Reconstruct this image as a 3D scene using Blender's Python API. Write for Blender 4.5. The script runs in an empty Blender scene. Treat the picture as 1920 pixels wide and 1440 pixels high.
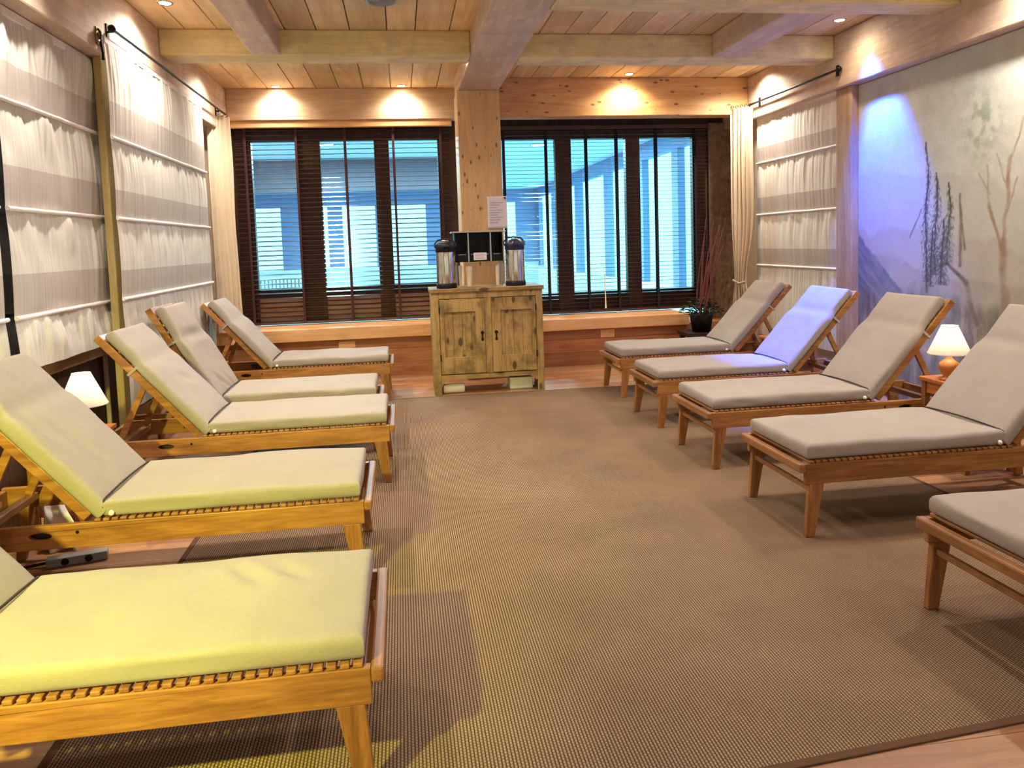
import bpy, bmesh, math, random
from mathutils import Vector, Matrix, noise

PI = math.pi
D = bpy.data
SC = bpy.context.scene
COL = SC.collection
random.seed(7)


# ------------------------------------------------------------------ helpers
def lin(c):
    return tuple(((v / 255.0) / 12.92 if v / 255.0 <= 0.04045 else ((v / 255.0 + 0.055) / 1.055) ** 2.4) for v in c)


def rgba(c):
    return lin(c) + (1.0,)


class MB:
    """collects shapes and links them as ONE mesh object"""

    def __init__(s):
        s.v, s.f, s.s = [], [], []

    def add(s, verts, faces, smooth=False):
        n = len(s.v)
        s.v.extend([tuple(p) for p in verts])
        for f in faces:
            s.f.append([i + n for i in f])
            s.s.append(smooth)
        return s

    def box(s, x0, x1, y0, y1, z0, z1):
        return s.hexa([(x0, y0, z0), (x1, y0, z0), (x1, y1, z0), (x0, y1, z0), (x0, y0, z1), (x1, y0, z1), (x1, y1, z1), (x0, y1, z1)])

    def hexa(s, p):
        return s.add(p, [(3, 2, 1, 0), (4, 5, 6, 7), (0, 1, 5, 4), (1, 2, 6, 5), (2, 3, 7, 6), (3, 0, 4, 7)])

    def bar(s, a, b, w, t, up=(0, 0, 1)):
        """rectangular bar from a to b; w across, t along up"""
        a, b = Vector(a), Vector(b)
        d = (b - a).normalized()
        u = Vector(up)
        r = d.cross(u).normalized()
        u = r.cross(d).normalized()
        q = []
        for p in (a, b):
            q += [p - r * w / 2 - u * t / 2, p + r * w / 2 - u * t / 2, p + r * w / 2 + u * t / 2, p - r * w / 2 + u * t / 2]
        return s.add(q, [(0, 1, 2, 3)[::-1], (4, 5, 6, 7), (0, 1, 5, 4), (1, 2, 6, 5), (2, 3, 7, 6), (3, 0, 4, 7)])

    def tube(s, pts, r, n=10, cap=True):
        pts = [Vector(p) for p in pts]
        rr = r if isinstance(r, (list, tuple)) else [r] * len(pts)
        vs, fs = [], []
        for i, p in enumerate(pts):
            d = (pts[min(i + 1, len(pts) - 1)] - pts[max(i - 1, 0)]).normalized()
            ref = Vector((0, 0, 1)) if abs(d.z) < 0.9 else Vector((1, 0, 0))
            a = d.cross(ref).normalized()
            b = a.cross(d).normalized()
            for k in range(n):
                t = 2 * PI * k / n
                vs.append(p + (a * math.cos(t) + b * math.sin(t)) * rr[i])
        for i in range(len(pts) - 1):
            for k in range(n):
                fs.append((i * n + k, i * n + (k + 1) % n, (i + 1) * n + (k + 1) % n, (i + 1) * n + k))
        s.add(vs, fs, True)
        if cap:
            s.add(vs[:n], [tuple(range(n))])
            s.add(vs[-n:], [tuple(range(n))[::-1]])
        return s

    def lathe(s, prof, cx=0, cy=0, n=32, cap=False):
        vs, fs = [], []
        for r, z in prof:
            for k in range(n):
                t = 2 * PI * k / n
                vs.append((cx + r * math.cos(t), cy + r * math.sin(t), z))
        for i in range(len(prof) - 1):
            for k in range(n):
                fs.append((i * n + k, i * n + (k + 1) % n, (i + 1) * n + (k + 1) % n, (i + 1) * n + k))
        s.add(vs, fs, True)
        if cap:
            s.add(vs[:n], [tuple(range(n))[::-1]])
            s.add(vs[-n:], [tuple(range(n))])
        return s

    def grid(s, P, nu, nv, smooth=True):
        vs = [P(i, j) for j in range(nv) for i in range(nu)]
        fs = [(j * nu + i, j * nu + i + 1, (j + 1) * nu + i + 1, (j + 1) * nu + i) for j in range(nv - 1) for i in range(nu - 1)]
        return s.add(vs, fs, smooth)

    def ball(s, c, r, n=14):
        pr = [(max(1e-4, r * math.sin(PI * i / n)), c[2] - r * math.cos(PI * i / n)) for i in range(n + 1)]
        return s.lathe(pr, c[0], c[1], n * 2)

    def build(s, name, mat, parent=None, bevel=0.0, loc=None, rot=None, normals=True):
        me = D.meshes.new(name)
        me.from_pydata(s.v, [], s.f)
        me.polygons.foreach_set('use_smooth', s.s)
        if normals:
            bm = bmesh.new()
            bm.from_mesh(me)
            bmesh.ops.recalc_face_normals(bm, faces=bm.faces)
            bm.to_mesh(me)
            bm.free()
        me.update()
        o = D.objects.new(name, me)
        COL.objects.link(o)
        me.materials.append(mat)
        if parent is not None:
            o.parent = parent
        if loc is not None:
            o.location = loc
        if rot is not None:
            o.rotation_euler = rot
        if bevel:
            b = o.modifiers.new('bevel', 'BEVEL')
            b.width = bevel
            b.segments = 2
            b.limit_method = 'ANGLE'
            b.angle_limit = math.radians(50)
            b.harden_normals = False
        return o


def tag(o, label=None, cat=None, group=None, kind=None):
    if label: o['label'] = label
    if cat: o['category'] = cat
    if group: o['group'] = group
    if kind: o['kind'] = kind
    return o


def thing(name, label, cat, loc=(0, 0, 0), rz=0.0, group=None):
    o = D.objects.new(name, None)
    o.empty_display_size = 0.1
    COL.objects.link(o)
    o.location = loc
    o.rotation_euler = (0, 0, rz)
    return tag(o, label, cat, group)


def struct(name, mb, mat, parent=None, bevel=0.0, **k):
    o = mb.build(name, mat, parent, bevel, **k)
    if parent is None:
        o['kind'] = 'structure'
    return o


def box_struct(name, b, mat, bevel=0.0, parent=None):
    return struct(name, MB().box(*b), mat, parent, bevel)


def copy_tree(o, parent=None):
    c = o.copy()
    COL.objects.link(c)
    if parent is not None:
        c.parent = parent
    for ch in list(o.children):
        copy_tree(ch, c)
    return c


# ------------------------------------------------------------------ materials
def newmat(name):
    m = D.materials.new(name)
    m.use_nodes = True
    nt = m.node_tree
    for n in list(nt.nodes):
        nt.nodes.remove(n)
    out = nt.nodes.new('ShaderNodeOutputMaterial')
    return m, nt, out


class N:
    def __init__(s, nt):
        s.nt = nt

    def n(s, t, **kw):
        x = s.nt.nodes.new(t)
        for k, v in kw.items():
            setattr(x, k, v)
        return x

    def l(s, a, b):
        s.nt.links.new(a, b)

    def math(s, op, a, b=None, clamp=False):
        x = s.n('ShaderNodeMath', operation=op)
        x.use_clamp = clamp
        for i, v in enumerate((a, b)):
            if v is None: continue
            if isinstance(v, (int, float)): x.inputs[i].default_value = v
            else: s.l(v, x.inputs[i])
        return x.outputs[0]

    def mix(s, fac, a, b, blend='MIX'):
        x = s.n('ShaderNodeMix', data_type='RGBA', blend_type=blend)
        x.clamp_result = False
        for sock, v in ((x.inputs[0], fac), (x.inputs[6], a), (x.inputs[7], b)):
            if isinstance(v, (int, float)): sock.default_value = v
            elif isinstance(v, tuple): sock.default_value = v
            else: s.l(v, sock)
        return x.outputs[2]

    def ramp(s, fac, stops):
        x = s.n('ShaderNodeValToRGB')
        el = x.color_ramp.elements
        while len(el) < len(stops): el.new(0.5)
        for e, (p, c) in zip(el, stops):
            e.position = p
            e.color = c
        s.l(fac, x.inputs[0])
        return x.outputs[0]

    def noise(s, vec, scale, detail=3.0, rough=0.55, dist=0.0):
        x = s.n('ShaderNodeTexNoise')
        x.inputs['Scale'].default_value = scale
        x.inputs['Detail'].default_value = detail
        x.inputs['Roughness'].default_value = rough
        x.inputs['Distortion'].default_value = dist
        s.l(vec, x.inputs['Vector'])
        return x.outputs['Fac']

    def coords(s, scale=(1, 1, 1), rnd=True, kind='Object'):
        tc = s.n('ShaderNodeTexCoord')
        v = tc.outputs[kind]
        if rnd:
            oi = s.n('ShaderNodeObjectInfo')
            mul = s.n('ShaderNodeVectorMath', operation='SCALE')
            mul.inputs[0].default_value = (37.0, 23.0, 11.0)
            s.l(oi.outputs['Random'], mul.inputs['Scale'])
            ad = s.n('ShaderNodeVectorMath', operation='ADD')
            s.l(v, ad.inputs[0]); s.l(mul.outputs[0], ad.inputs[1])
            v = ad.outputs[0]
        mp = s.n('ShaderNodeMapping')
        mp.inputs['Scale'].default_value = scale
        s.l(v, mp.inputs['Vector'])
        return mp.outputs[0]

    def pbsdf(s, out, color, rough=0.6, spec=0.5, metal=0.0, bump=None, bdist=0.01, bstr=1.0):
        p = s.n('ShaderNodeBsdfPrincipled')
        for sock, v in ((p.inputs['Base Color'], color), (p.inputs['Roughness'], rough)):
            if isinstance(v, (int, float)): sock.default_value = v
            elif isinstance(v, tuple): sock.default_value = v
            else: s.l(v, sock)
        p.inputs['Specular IOR Level'].default_value = spec
        p.inputs['Metallic'].default_value = metal
        if bump is not None:
            b = s.n('ShaderNodeBump')
            b.inputs['Strength'].default_value = bstr
            b.inputs['Distance'].default_value = bdist
            s.l(bump, b.inputs['Height'])
            s.l(b.outputs[0], p.inputs['Normal'])
        s.l(p.outputs[0], out.inputs[0])
        return p


def plain(name, c, rough=0.6, metal=0.0, spec=0.5, var=0.06):
    m, nt, out = newmat(name)
    g = N(nt)
    v = g.coords((1, 1, 1))
    f = g.noise(v, 14.0, 3)
    hi = tuple(min(1, x * (1 + var)) for x in lin(c)) + (1,)
    lo = tuple(x * (1 - var) for x in lin(c)) + (1,)
    g.pbsdf(out, g.ramp(f, [(0.3, lo), (0.7, hi)]), rough, spec, metal)
    return m


def wood(name, dark, light, axis='X', scale=1.0, rough=0.45, knots=0.0, spec=0.4, grain=0.35, stain=None, island=False):
    m, nt, out = newmat(name)
    g = N(nt)
    k = {'X': (0.10, 1, 1), 'Y': (1, 0.10, 1), 'Z': (1, 1, 0.10)}[axis]
    vb = g.coords((1, 1, 1))
    if island:  # each board of the same mesh has its own grain
        ge = g.n('ShaderNodeNewGeometry')
        ml = g.n('ShaderNodeVectorMath', operation='SCALE')
        ml.inputs[0].default_value = (31.0, 17.0, 7.0)
        g.l(ge.outputs['Random Per Island'], ml.inputs['Scale'])
        ad = g.n('ShaderNodeVectorMath', operation='ADD')
        g.l(vb, ad.inputs[0]); g.l(ml.outputs[0], ad.inputs[1])
        vb = ad.outputs[0]
    mp = g.n('ShaderNodeMapping')
    mp.inputs['Scale'].default_value = tuple(x * scale for x in k)
    g.l(vb, mp.inputs['Vector'])
    v = mp.outputs[0]
    f1 = g.noise(v, 9.0, 4, 0.6, 0.9)
    f2 = g.noise(v, 46.0, 3, 0.6, 0.4)
    f3 = g.noise(vb, 1.6, 2)
    f = g.math('ADD', g.math('MULTIPLY', f1, 0.75), g.math('MULTIPLY', f2, grain))
    mid = tuple((a + b) / 2 for a, b in zip(dark, light))
    c = g.ramp(f, [(0.33, rgba(dark)), (0.52, rgba(mid)), (0.70, rgba(light))])
    if island:
        ge2 = g.n('ShaderNodeNewGeometry')
        c = g.mix(1.0, c, g.ramp(ge2.outputs['Random Per Island'], [(0.0, (0.72, 0.70, 0.66, 1)), (0.5, (0.95, 0.95, 0.95, 1)), (1.0, (1.12, 1.06, 1.0, 1))]), 'MULTIPLY')
    c = g.mix(1.0, c, g.ramp(f3, [(0.3, (0.86, 0.85, 0.84, 1)), (0.7, (1.08, 1.08, 1.08, 1))]), 'MULTIPLY')
    if stain is not None:
        f4 = g.noise(vb, 4.5, 4, 0.65)
        c = g.mix(g.ramp(f4, [(0.48, (0, 0, 0, 1)), (0.66, (0.75, 0.75, 0.75, 1))]), c, rgba(stain))
    if knots:
        kk = tuple(0.45 if a == 0.10 else 1 for a in k)
        mp2 = g.n('ShaderNodeMapping')
        mp2.inputs['Scale'].default_value = kk
        g.l(vb, mp2.inputs['Vector'])
        vo = g.n('ShaderNodeTexVoronoi')
        vo.inputs['Scale'].default_value = 9.0 * knots
        g.l(mp2.outputs[0], vo.inputs['Vector'])
        kf = g.ramp(vo.outputs['Distance'], [(0.13, (1, 1, 1, 1)), (0.20, (0, 0, 0, 1))])
        c = g.mix(g.math('MULTIPLY', kf, 0.8), c, rgba(tuple(x * 0.42 for x in dark)))
    g.pbsdf(out, c, rough, spec, bump=f, bdist=0.003, bstr=0.35)
    return m


def fabric(name, c, weave=420.0, rough=0.95, var=0.05, trans=0.0, bandc=None, bands=(), streak=False):
    m, nt, out = newmat(name)
    g = N(nt)
    v = g.coords((1, 1, 1), rnd=False)
    sx = g.n('ShaderNodeSeparateXYZ')
    g.l(v, sx.inputs[0])
    wv = g.math('ADD', g.math('SINE', g.math('MULTIPLY', sx.outputs[0], weave)), g.math('SINE', g.math('MULTIPLY', g.math('ADD', sx.outputs[1], sx.outputs[2]), weave)))
    f = g.noise(v, 5.0, 4, 0.6)
    f2 = g.noise(v, 90.0, 2, 0.6)
    hi = tuple(min(1, x * (1 + var)) for x in lin(c)) + (1,)
    lo = tuple(x * (1 - var) for x in lin(c)) + (1,)
    col = g.ramp(g.math('ADD', g.math('MULTIPLY', f, 0.6), g.math('MULTIPLY', f2, 0.4)), [(0.35, lo), (0.65, hi)])
    if bands:
        acc = None
        for (a, b) in bands:
            t = g.math('MULTIPLY', g.math('GREATER_THAN', sx.outputs[2], a), g.math('LESS_THAN', sx.outputs[2], b))
            acc = t if acc is None else g.math('MAXIMUM', acc, t)
        col = g.mix(acc, col, rgba(bandc))
    if streak:
        mp = g.n('ShaderNodeMapping')
        mp.inputs['Scale'].default_value = (1.0, 26.0, 0.7)
        g.l(v, mp.inputs['Vector'])
        fs_ = g.noise(mp.outputs[0], 3.0, 3, 0.6)
        col = g.mix(1.0, col, g.ramp(fs_, [(0.3, (0.86, 0.85, 0.84, 1)), (0.65, (1.04, 1.04, 1.04, 1))]), 'MULTIPLY')
    p = g.pbsdf(out, col, rough, 0.15, bump=g.math('ADD', g.math('MULTIPLY', wv, 0.25), f2), bdist=0.0012, bstr=0.5)
    if trans:
        tr = g.n('ShaderNodeBsdfTranslucent')
        g.l(col, tr.inputs[0])
        mx = g.n('ShaderNodeMixShader')
        mx.inputs[0].default_value = trans
        g.l(p.outputs[0], mx.inputs[1]); g.l(tr.outputs[0], mx.inputs[2])
        g.l(mx.outputs[0], out.inputs[0])
    return m


def emit(name, c, s):
    m, nt, out = newmat(name)
    e = nt.nodes.new('ShaderNodeEmission')
    e.inputs[0].default_value = rgba(c)
    e.inputs[1].default_value = s
    nt.links.new(e.outputs[0], out.inputs[0])
    return m


def glass_mat(name):
    m, nt, out = newmat(name)
    g = N(nt)
    t = g.n('ShaderNodeBsdfTransparent')
    t.inputs[0].default_value = (0.93, 0.97, 0.98, 1)
    gl = g.n('ShaderNodeBsdfGlossy')
    gl.inputs['Roughness'].default_value = 0.03
    lw = g.n('ShaderNodeFresnel')
    lw.inputs[0].default_value = 1.5
    mx = g.n('ShaderNodeMixShader')
    g.l(lw.outputs[0], mx.inputs[0]); g.l(t.outputs[0], mx.inputs[1]); g.l(gl.outputs[0], mx.inputs[2])
    g.l(mx.outputs[0], out.inputs[0])
    return m


def rug_mat():
    m, nt, out = newmat('sisal_rug')
    g = N(nt)
    v = g.coords((1, 1, 1), rnd=False)
    sx = g.n('ShaderNodeSeparateXYZ')
    g.l(v, sx.inputs[0])
    rib = g.math('ABSOLUTE', g.math('SINE', g.math('MULTIPLY', sx.outputs[0], PI / 0.0105)))
    row = g.math('MODULO', g.math('FLOOR', g.math('DIVIDE', sx.outputs[0], 0.0105)), 2.0)
    bead = g.math('ABSOLUTE', g.math('SINE', g.math('ADD', g.math('MULTIPLY', sx.outputs[1], PI / 0.013), g.math('MULTIPLY', row, PI / 2))))
    h = g.math('MULTIPLY', g.math('POWER', rib, 0.7), g.math('ADD', 0.55, g.math('MULTIPLY', bead, 0.45)))
    n1 = g.noise(v, 1.3, 4, 0.6)
    n2 = g.noise(v, 160.0, 2, 0.6)
    base = g.ramp(n1, [(0.3, rgba((154, 124, 98))), (0.7, rgba((178, 147, 118)))])
    base = g.mix(1.0, base, g.ramp(n2, [(0.3, (0.8, 0.8, 0.8, 1)), (0.7, (1.15, 1.15, 1.15, 1))]), 'MULTIPLY')
    col = g.mix(g.math('POWER', h, 1.3), rgba((36, 24, 15)), base)
    g.pbsdf(out, col, 0.95, 0.1, bump=h, bdist=0.004, bstr=0.8)
    return m


def vcol_mat(name):
    m, nt, out = newmat(name)
    g = N(nt)
    a = g.n('ShaderNodeVertexColor')
    a.layer_name = 'paint'
    v = g.coords((1, 1, 1), rnd=False)
    f = g.noise(v, 60.0, 4, 0.6)
    c = g.mix(1.0, a.outputs[0], g.ramp(f, [(0.3, (0.93, 0.93, 0.93, 1)), (0.7, (1.05, 1.05, 1.05, 1))]), 'MULTIPLY')
    g.pbsdf(out, c, 0.85, 0.2, bump=f, bdist=0.002, bstr=0.3)
    return m


M = {}
M['beam_pale'] = wood('beam_pale', (206, 184, 124), (236, 220, 168), 'X', 1.0, 0.6, 0, stain=(196, 178, 138))
M['beam_long'] = wood('beam_long', (186, 162, 142), (222, 202, 182), 'Y', 1.0, 0.6, 0, stain=(182, 160, 148))
M['beam_side'] = wood('beam_side', (182, 156, 134), (220, 198, 174), 'Y', 1.0, 0.6, 0, stain=(180, 158, 144))
M['beam_back'] = wood('beam_back', (194, 160, 124), (226, 198, 164), 'X', 1.1, 0.55, 0)
M['beam_pine'] = wood('beam_pine', (186, 136, 84), (220, 180, 128), 'X', 1.1, 0.5, 1.5)
M['pine_post'] = wood('pine_post', (200, 158, 104), (228, 192, 140), 'Z', 1.1, 0.5, 1.6)
M['side_post'] = wood('side_post', (150, 118, 92), (190, 158, 128), 'Z', 1.1, 0.6, 0.2)
M['gold_post'] = wood('gold_post', (156, 132, 76), (192, 170, 116), 'Z', 1.1, 0.6, 0.2)
M['ceiling'] = wood('ceiling_boards', (210, 180, 132), (240, 216, 172), 'Y', 1.0, 0.6, 0, island=True)
M['floor'] = wood('floor_boards', (138, 95, 64), (186, 140, 104), 'X', 0.9, 0.38, 0, island=True)
M['plank'] = wood('plank_wall', (146, 90, 56), (188, 130, 88), 'X', 1.0, 0.45, 0, island=True)
M['sill'] = wood('sill_wood', (206, 150, 96), (238, 190, 140), 'X', 1.0, 0.45, 0.2)
M['dado'] = wood('dado_wood', (116, 82, 58), (156, 118, 88), 'Y', 1.0, 0.5, 0.2)
M['dark_wall'] = wood('dark_wainscot', (58, 38, 26), (88, 60, 42), 'Z', 1.0, 0.6, 0.0)
M['lounger'] = wood('lounger_wood', (112, 68, 31), (176, 122, 68), 'X', 1.6, 0.4, 0.0, grain=0.4)
M['lounger_leg'] = wood('lounger_leg_wood', (106, 64, 30), (168, 114, 64), 'Z', 1.6, 0.4, 0.0, grain=0.4)
M['lounger_slat'] = wood('lounger_slat_wood', (120, 76, 40), (178, 126, 76), 'Y', 1.6, 0.45, 0.0, grain=0.3)
M['night'] = wood('nightstand_wood', (160, 90, 42), (204, 132, 72), 'Y', 1.4, 0.4, 0.0)
M['cab'] = wood('cabinet_wood', (98, 74, 38), (172, 138, 84), 'Z', 1.6, 0.6, 0.9, grain=0.6, stain=(98, 76, 46))
M['cab_h'] = wood('cabinet_wood_across', (98, 72, 38), (164, 130, 78), 'X', 1.6, 0.6, 0.8, grain=0.6, stain=(96, 74, 46))
M['frame_dark'] = wood('window_frame_wood', (44, 28, 20), (74, 50, 36), 'Z', 1.2, 0.5, 0.0)
M['frame_mull'] = wood('window_mullion_wood', (70, 46, 30), (104, 74, 52), 'Z', 1.2, 0.5, 0.0)
M['panel_low'] = wood('window_panel_wood', (176, 140, 124), (222, 192, 176), 'X', 1.2, 0.5, 0.0)
M['slat'] = plain('blind_slat', (66, 36, 32), 0.3, var=0.15, spec=0.7)
M['tape'] = plain('blind_tape', (66, 32, 32), 0.9, var=0.1)
M['tape_black'] = plain('blind_tape_black', (20, 20, 26), 0.9)
M['cushion'] = fabric('cushion_linen', (158, 147, 138), 2600.0)
M['crease_line'] = plain('dark_crease_line', (46, 38, 34), 0.9)
M['strap'] = fabric('strap_fabric', (168, 156, 144), 700.0)
M['drape'] = fabric('drape_cream', (226, 208, 180), 500.0, trans=0.15)
M['white_cloth'] = fabric('white_cloth', (236, 228, 222), 600.0)
M['plaster'] = plain('plaster', (188, 172, 150), 0.9)
M['plaster_brown'] = plain('plaster_brown', (128, 104, 88), 0.95, var=0.25)
M['cream'] = plain('plaster_cream', (226, 216, 200), 0.9)
M['iron'] = plain('black_iron', (22, 20, 20), 0.45, 0.6)
M['brass'] = plain('aged_brass', (128, 104, 70), 0.4, 0.8)
M['chrome'] = plain('chrome', (210, 206, 198), 0.16, 1.0, var=0.03)
M['steel'] = plain('steel_trim', (180, 178, 172), 0.3, 0.9)
M['black'] = plain('black_plastic', (9, 9, 11), 0.45, spec=0.3)
M['blue_black'] = plain('navy_plastic', (22, 26, 62), 0.3)
M['white'] = plain('white_plastic', (240, 238, 232), 0.45)
M['cup'] = plain('cup_paper', (242, 228, 204), 0.6)
M['paper'] = plain('paper', (232, 222, 226), 0.9)
M['ink'] = plain('faded_ink', (150, 140, 150), 0.9)
M['grey_plastic'] = plain('grey_plastic', (150, 152, 150), 0.5)
M['outlet'] = plain('tan_outlet', (226, 168, 122), 0.5)
M['pot'] = plain('black_pot', (20, 20, 22), 0.35)
M['twig'] = plain('red_twig', (112, 44, 44), 0.6, var=0.3)
M['leaf'] = plain('dark_leaf', (34, 60, 34), 0.5, var=0.3)
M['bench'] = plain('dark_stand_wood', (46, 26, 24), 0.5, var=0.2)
M['shade'] = None
M['lamp_base'] = wood('lamp_base_wood', (150, 88, 38), (204, 132, 64), 'Z', 2.0, 0.4)
M['glass'] = glass_mat('clear_pane')
M['night_glass'] = plain('dark_pane', (16, 30, 34), 0.08)
M['bulb'] = emit('lamp_glow', (255, 238, 214), 60.0)
M['bulb_cool'] = emit('cool_lamp_glow', (225, 250, 255), 25.0)
M['daylight'] = emit('daylit_pane', (130, 230, 252), 2.6)
M['far_white'] = plain('pool_room_paint', (214, 222, 226), 0.8)
M['far_frame'] = plain('pool_window_frame', (108, 132, 172), 0.6)
M['far_tile'] = plain('pool_room_tile', (150, 160, 168), 0.3)
M['far_ceiling'] = plain('pool_ceiling_paint', (190, 214, 226), 0.8)
M['far_beam'] = plain('pool_beam_paint', (120, 108, 118), 0.8)
M['rug'] = rug_mat()
M['rug_edge'] = fabric('rug_binding', (92, 66, 48), 500.0)
M['mural'] = vcol_mat('mural_paint')
m, nt, out = newmat('lampshade_fabric')
g = N(nt)
d_ = g.n('ShaderNodeBsdfDiffuse'); d_.inputs[0].default_value = rgba((245, 240, 226))
t_ = g.n('ShaderNodeBsdfTranslucent'); t_.inputs[0].default_value = rgba((245, 240, 226))
x_ = g.n('ShaderNodeMixShader'); x_.inputs[0].default_value = 0.45
g.l(d_.outputs[0], x_.inputs[1]); g.l(t_.outputs[0], x_.inputs[2]); g.l(x_.outputs[0], out.inputs[0])
M['shade'] = m

ZC = 3.29           # ceiling height
# ------------------------------------------------------------------ room shell
fl = MB()
y = -1.0
while y < 9.6:
    w = 0.145
    x = -2.3 - random.uniform(0, 1.2)
    while x < 4.5:
        L = random.uniform(1.4, 2.6)
        fl.box(max(x, -2.3), min(x + L - 0.002, 4.5), y + 0.001, y + w - 0.001, -0.02, 0.0)
        x += L
    y += w
struct('floor', fl, M['floor'])
box_struct('floor_slab', (-2.4, 4.6, -1.0, 9.7, -0.12, -0.021), M['plaster'])

cl = MB()
x = -2.2
while x < 4.3:
    w = random.uniform(0.20, 0.31)
    cl.box(x + 0.004, x + w - 0.004, -1.0, 9.5, ZC, ZC + 0.03)
    x += w
struct('ceiling', cl, M['ceiling'], bevel=0.004)
box_struct('ceiling_slab', (-2.4, 4.6, -1.0, 9.7, ZC + 0.031, ZC + 0.13), M['bench'])
box_struct('wall_left', (-2.25, -2.10, -1.0, 9.6, 0, ZC + 0.03), M['plaster'])
box_struct('wall_right', (4.20, 4.35, -1.0, 9.6, 0, ZC + 0.03), M['plaster'])
# wainscot under the shades on the left
wn = MB()
y = -1.0
while y < 8.7:
    wn.box(-2.10, -2.075, y + 0.003, y + 0.157, 0, 0.79)
    y += 0.16
struct('trim_1', wn, M['dark_wall'])
struct('trim_2', MB().box(-2.10, -2.02, -1.0, 9.3, 0.79, 0.86), M['dado'], bevel=0.006)
# dark window behind the roman shades
w3 = struct('window_3', MB().box(-2.10, -2.085, 2.0, 8.4, 0.86, 2.78), M['frame_dark'])
for a, b in ((2.1, 4.1), (4.2, 5.6), (5.9, 8.3)):
    MB().box(-2.085, -2.079, a, b, 0.95, 2.7).build('window_pane', M['night_glass'], w3)

# side beams, back beams, long beam, cross beams, joists
box_struct('ceiling_beam', (-2.10, -1.87, -1.0, 9.4, 2.78, ZC), M['beam_side'], 0.012)
box_struct('ceiling_beam', (4.08, 4.20, -1.0, 9.4, 2.79, ZC), M['beam_side'], 0.012)
box_struct('ceiling_beam', (-1.87, 0.72, 9.13, 9.30, 2.93, ZC), M['beam_back'], 0.01)
box_struct('ceiling_beam', (1.06, 4.08, 8.60, 8.82, 2.86, ZC), M['beam_pine'], 0.01)
box_struct('ceiling_beam', (0.672, 1.108, -1.0, 8.70, 3.08, ZC), M['beam_long'], 0.016)
box_struct('ceiling_beam', (-1.87, 0.672, 6.72, 7.02, 3.075, ZC), M['beam_pale'], 0.014)
box_struct('ceiling_beam', (1.108, 4.08, 6.80, 7.09, 3.075, ZC), M['beam_pale'], 0.014)
box_struct('ceiling_beam', (1.108, 4.08, 5.16, 5.44, 3.075, ZC), M['beam_pale'], 0.014)
box_struct('ceiling_beam', (-1.87, 0.672, 4.30, 4.60, 3.075, ZC), M['beam_pale'], 0.014)
box_struct('ceiling_beam', (-1.15, -0.915, 4.60, 6.72, 3.08, ZC), M['beam_long'], 0.014)
box_struct('ceiling_beam', (2.88, 3.18, 5.44, 6.80, 3.08, ZC), M['beam_long'], 0.014)
struct('trim_5', MB().box(-1.84, 0.66, 9.145, 9.19, 2.85, 2.93), M['sill'], bevel=0.01)
# post under the long beam
box_struct('pillar', (0.655, 1.108, 8.19, 8.62, 0, 3.08), M['pine_post'], 0.014)
box_struct('pillar', (4.12, 4.20, 6.59, 6.84, 0, 2.79), M['side_post'], 0.008)
box_struct('pillar', (-1.95, -1.90, 5.50, 5.65, 0.0, 2.78), M['gold_post'], 0.006)

# back wall: plank wainscot, sill, rough plaster at the right
pk = MB()
for a, b, c, d in ((-2.10, 4.20, 0.0, 0.155), (-2.10, 1.4, 0.157, 0.31), (1.402, 4.20, 0.157, 0.31), (-2.10, 4.20, 0.312, 0.44)):
    pk.box(a, b, 8.75, 8.80, c, d)
struct('wall_back', pk, M['plank'], bevel=0.004)
struct('trim_3', MB().box(-2.08, 0.655, 8.68, 9.30, 0.445, 0.585), M['sill'], bevel=0.008)
struct('trim_4', MB().box(1.108, 3.36, 8.68, 9.30, 0.425, 0.56), M['sill'], bevel=0.008)
box_struct('wall_back_core', (-2.10, 4.20, 8.80, 9.40, 0.0, 0.42), M['plank'])
rp = MB().grid(lambda i, j: (3.86 + 0.34 * i / 30, 9.26 + 0.012 * noise.noise((i * 0.31, j * 0.22, 3)), 0.42 + 2.45 * j / 160), 31, 161)
struct('wall_back_plaster', rp, M['plaster_brown'])
box_struct('wall_back_head', (-2.10, 4.20, 9.32, 9.45, 2.86, ZC + 0.03), M['frame_dark'])
box_struct('wall_back_side', (3.88, 4.20, 9.30, 9.45, 0.42, 2.87), M['plaster_brown'])
box_struct('wall_back_corner', (-2.10, -1.84, 9.32, 9.45, 0.42, 2.87), M['frame_dark'])


def window(name, x0, x1, mull, zb, zt, zs, pm):
    w = thing(name, None, None)
    w['kind'] = 'structure'
    f = MB()
    f.box(x0, x1, 9.32, 9.42, zt, 2.86)
    f.box(x0, x1, 9.32, 9.42, zb - 0.10, zb)
    o = f.build('window_frame', M['frame_dark'], w, 0.006)
    MB().box(x0, x1, 9.34, 9.41, zs, zb - 0.10).build('window_panel', pm, w)
    for a, b in mull:
        MB().box(a, b, 9.315, 9.425, zs, zt).build('window_mullion', M['frame_mull'], w, 0.006)
    for (a, b), (c, d) in zip(mull[:-1], mull[1:]):
        MB().box(b, c, 9.368, 9.374, zb, zt).build('window_pane', M['glass'], w)


window('window_1', -1.84, 0.72, [(-1.84, -1.66), (-1.137, -0.884), (-0.258, -0.085), (0.49, 0.72)], 1.0, 2.72, 0.585, M['panel_low'])
window('window_2', 1.02, 3.88, [(1.02, 1.14), (1.92, 2.12), (2.81, 2.99), (3.68, 3.88)], 0.82, 2.70, 0.56, M['frame_dark'])


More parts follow.
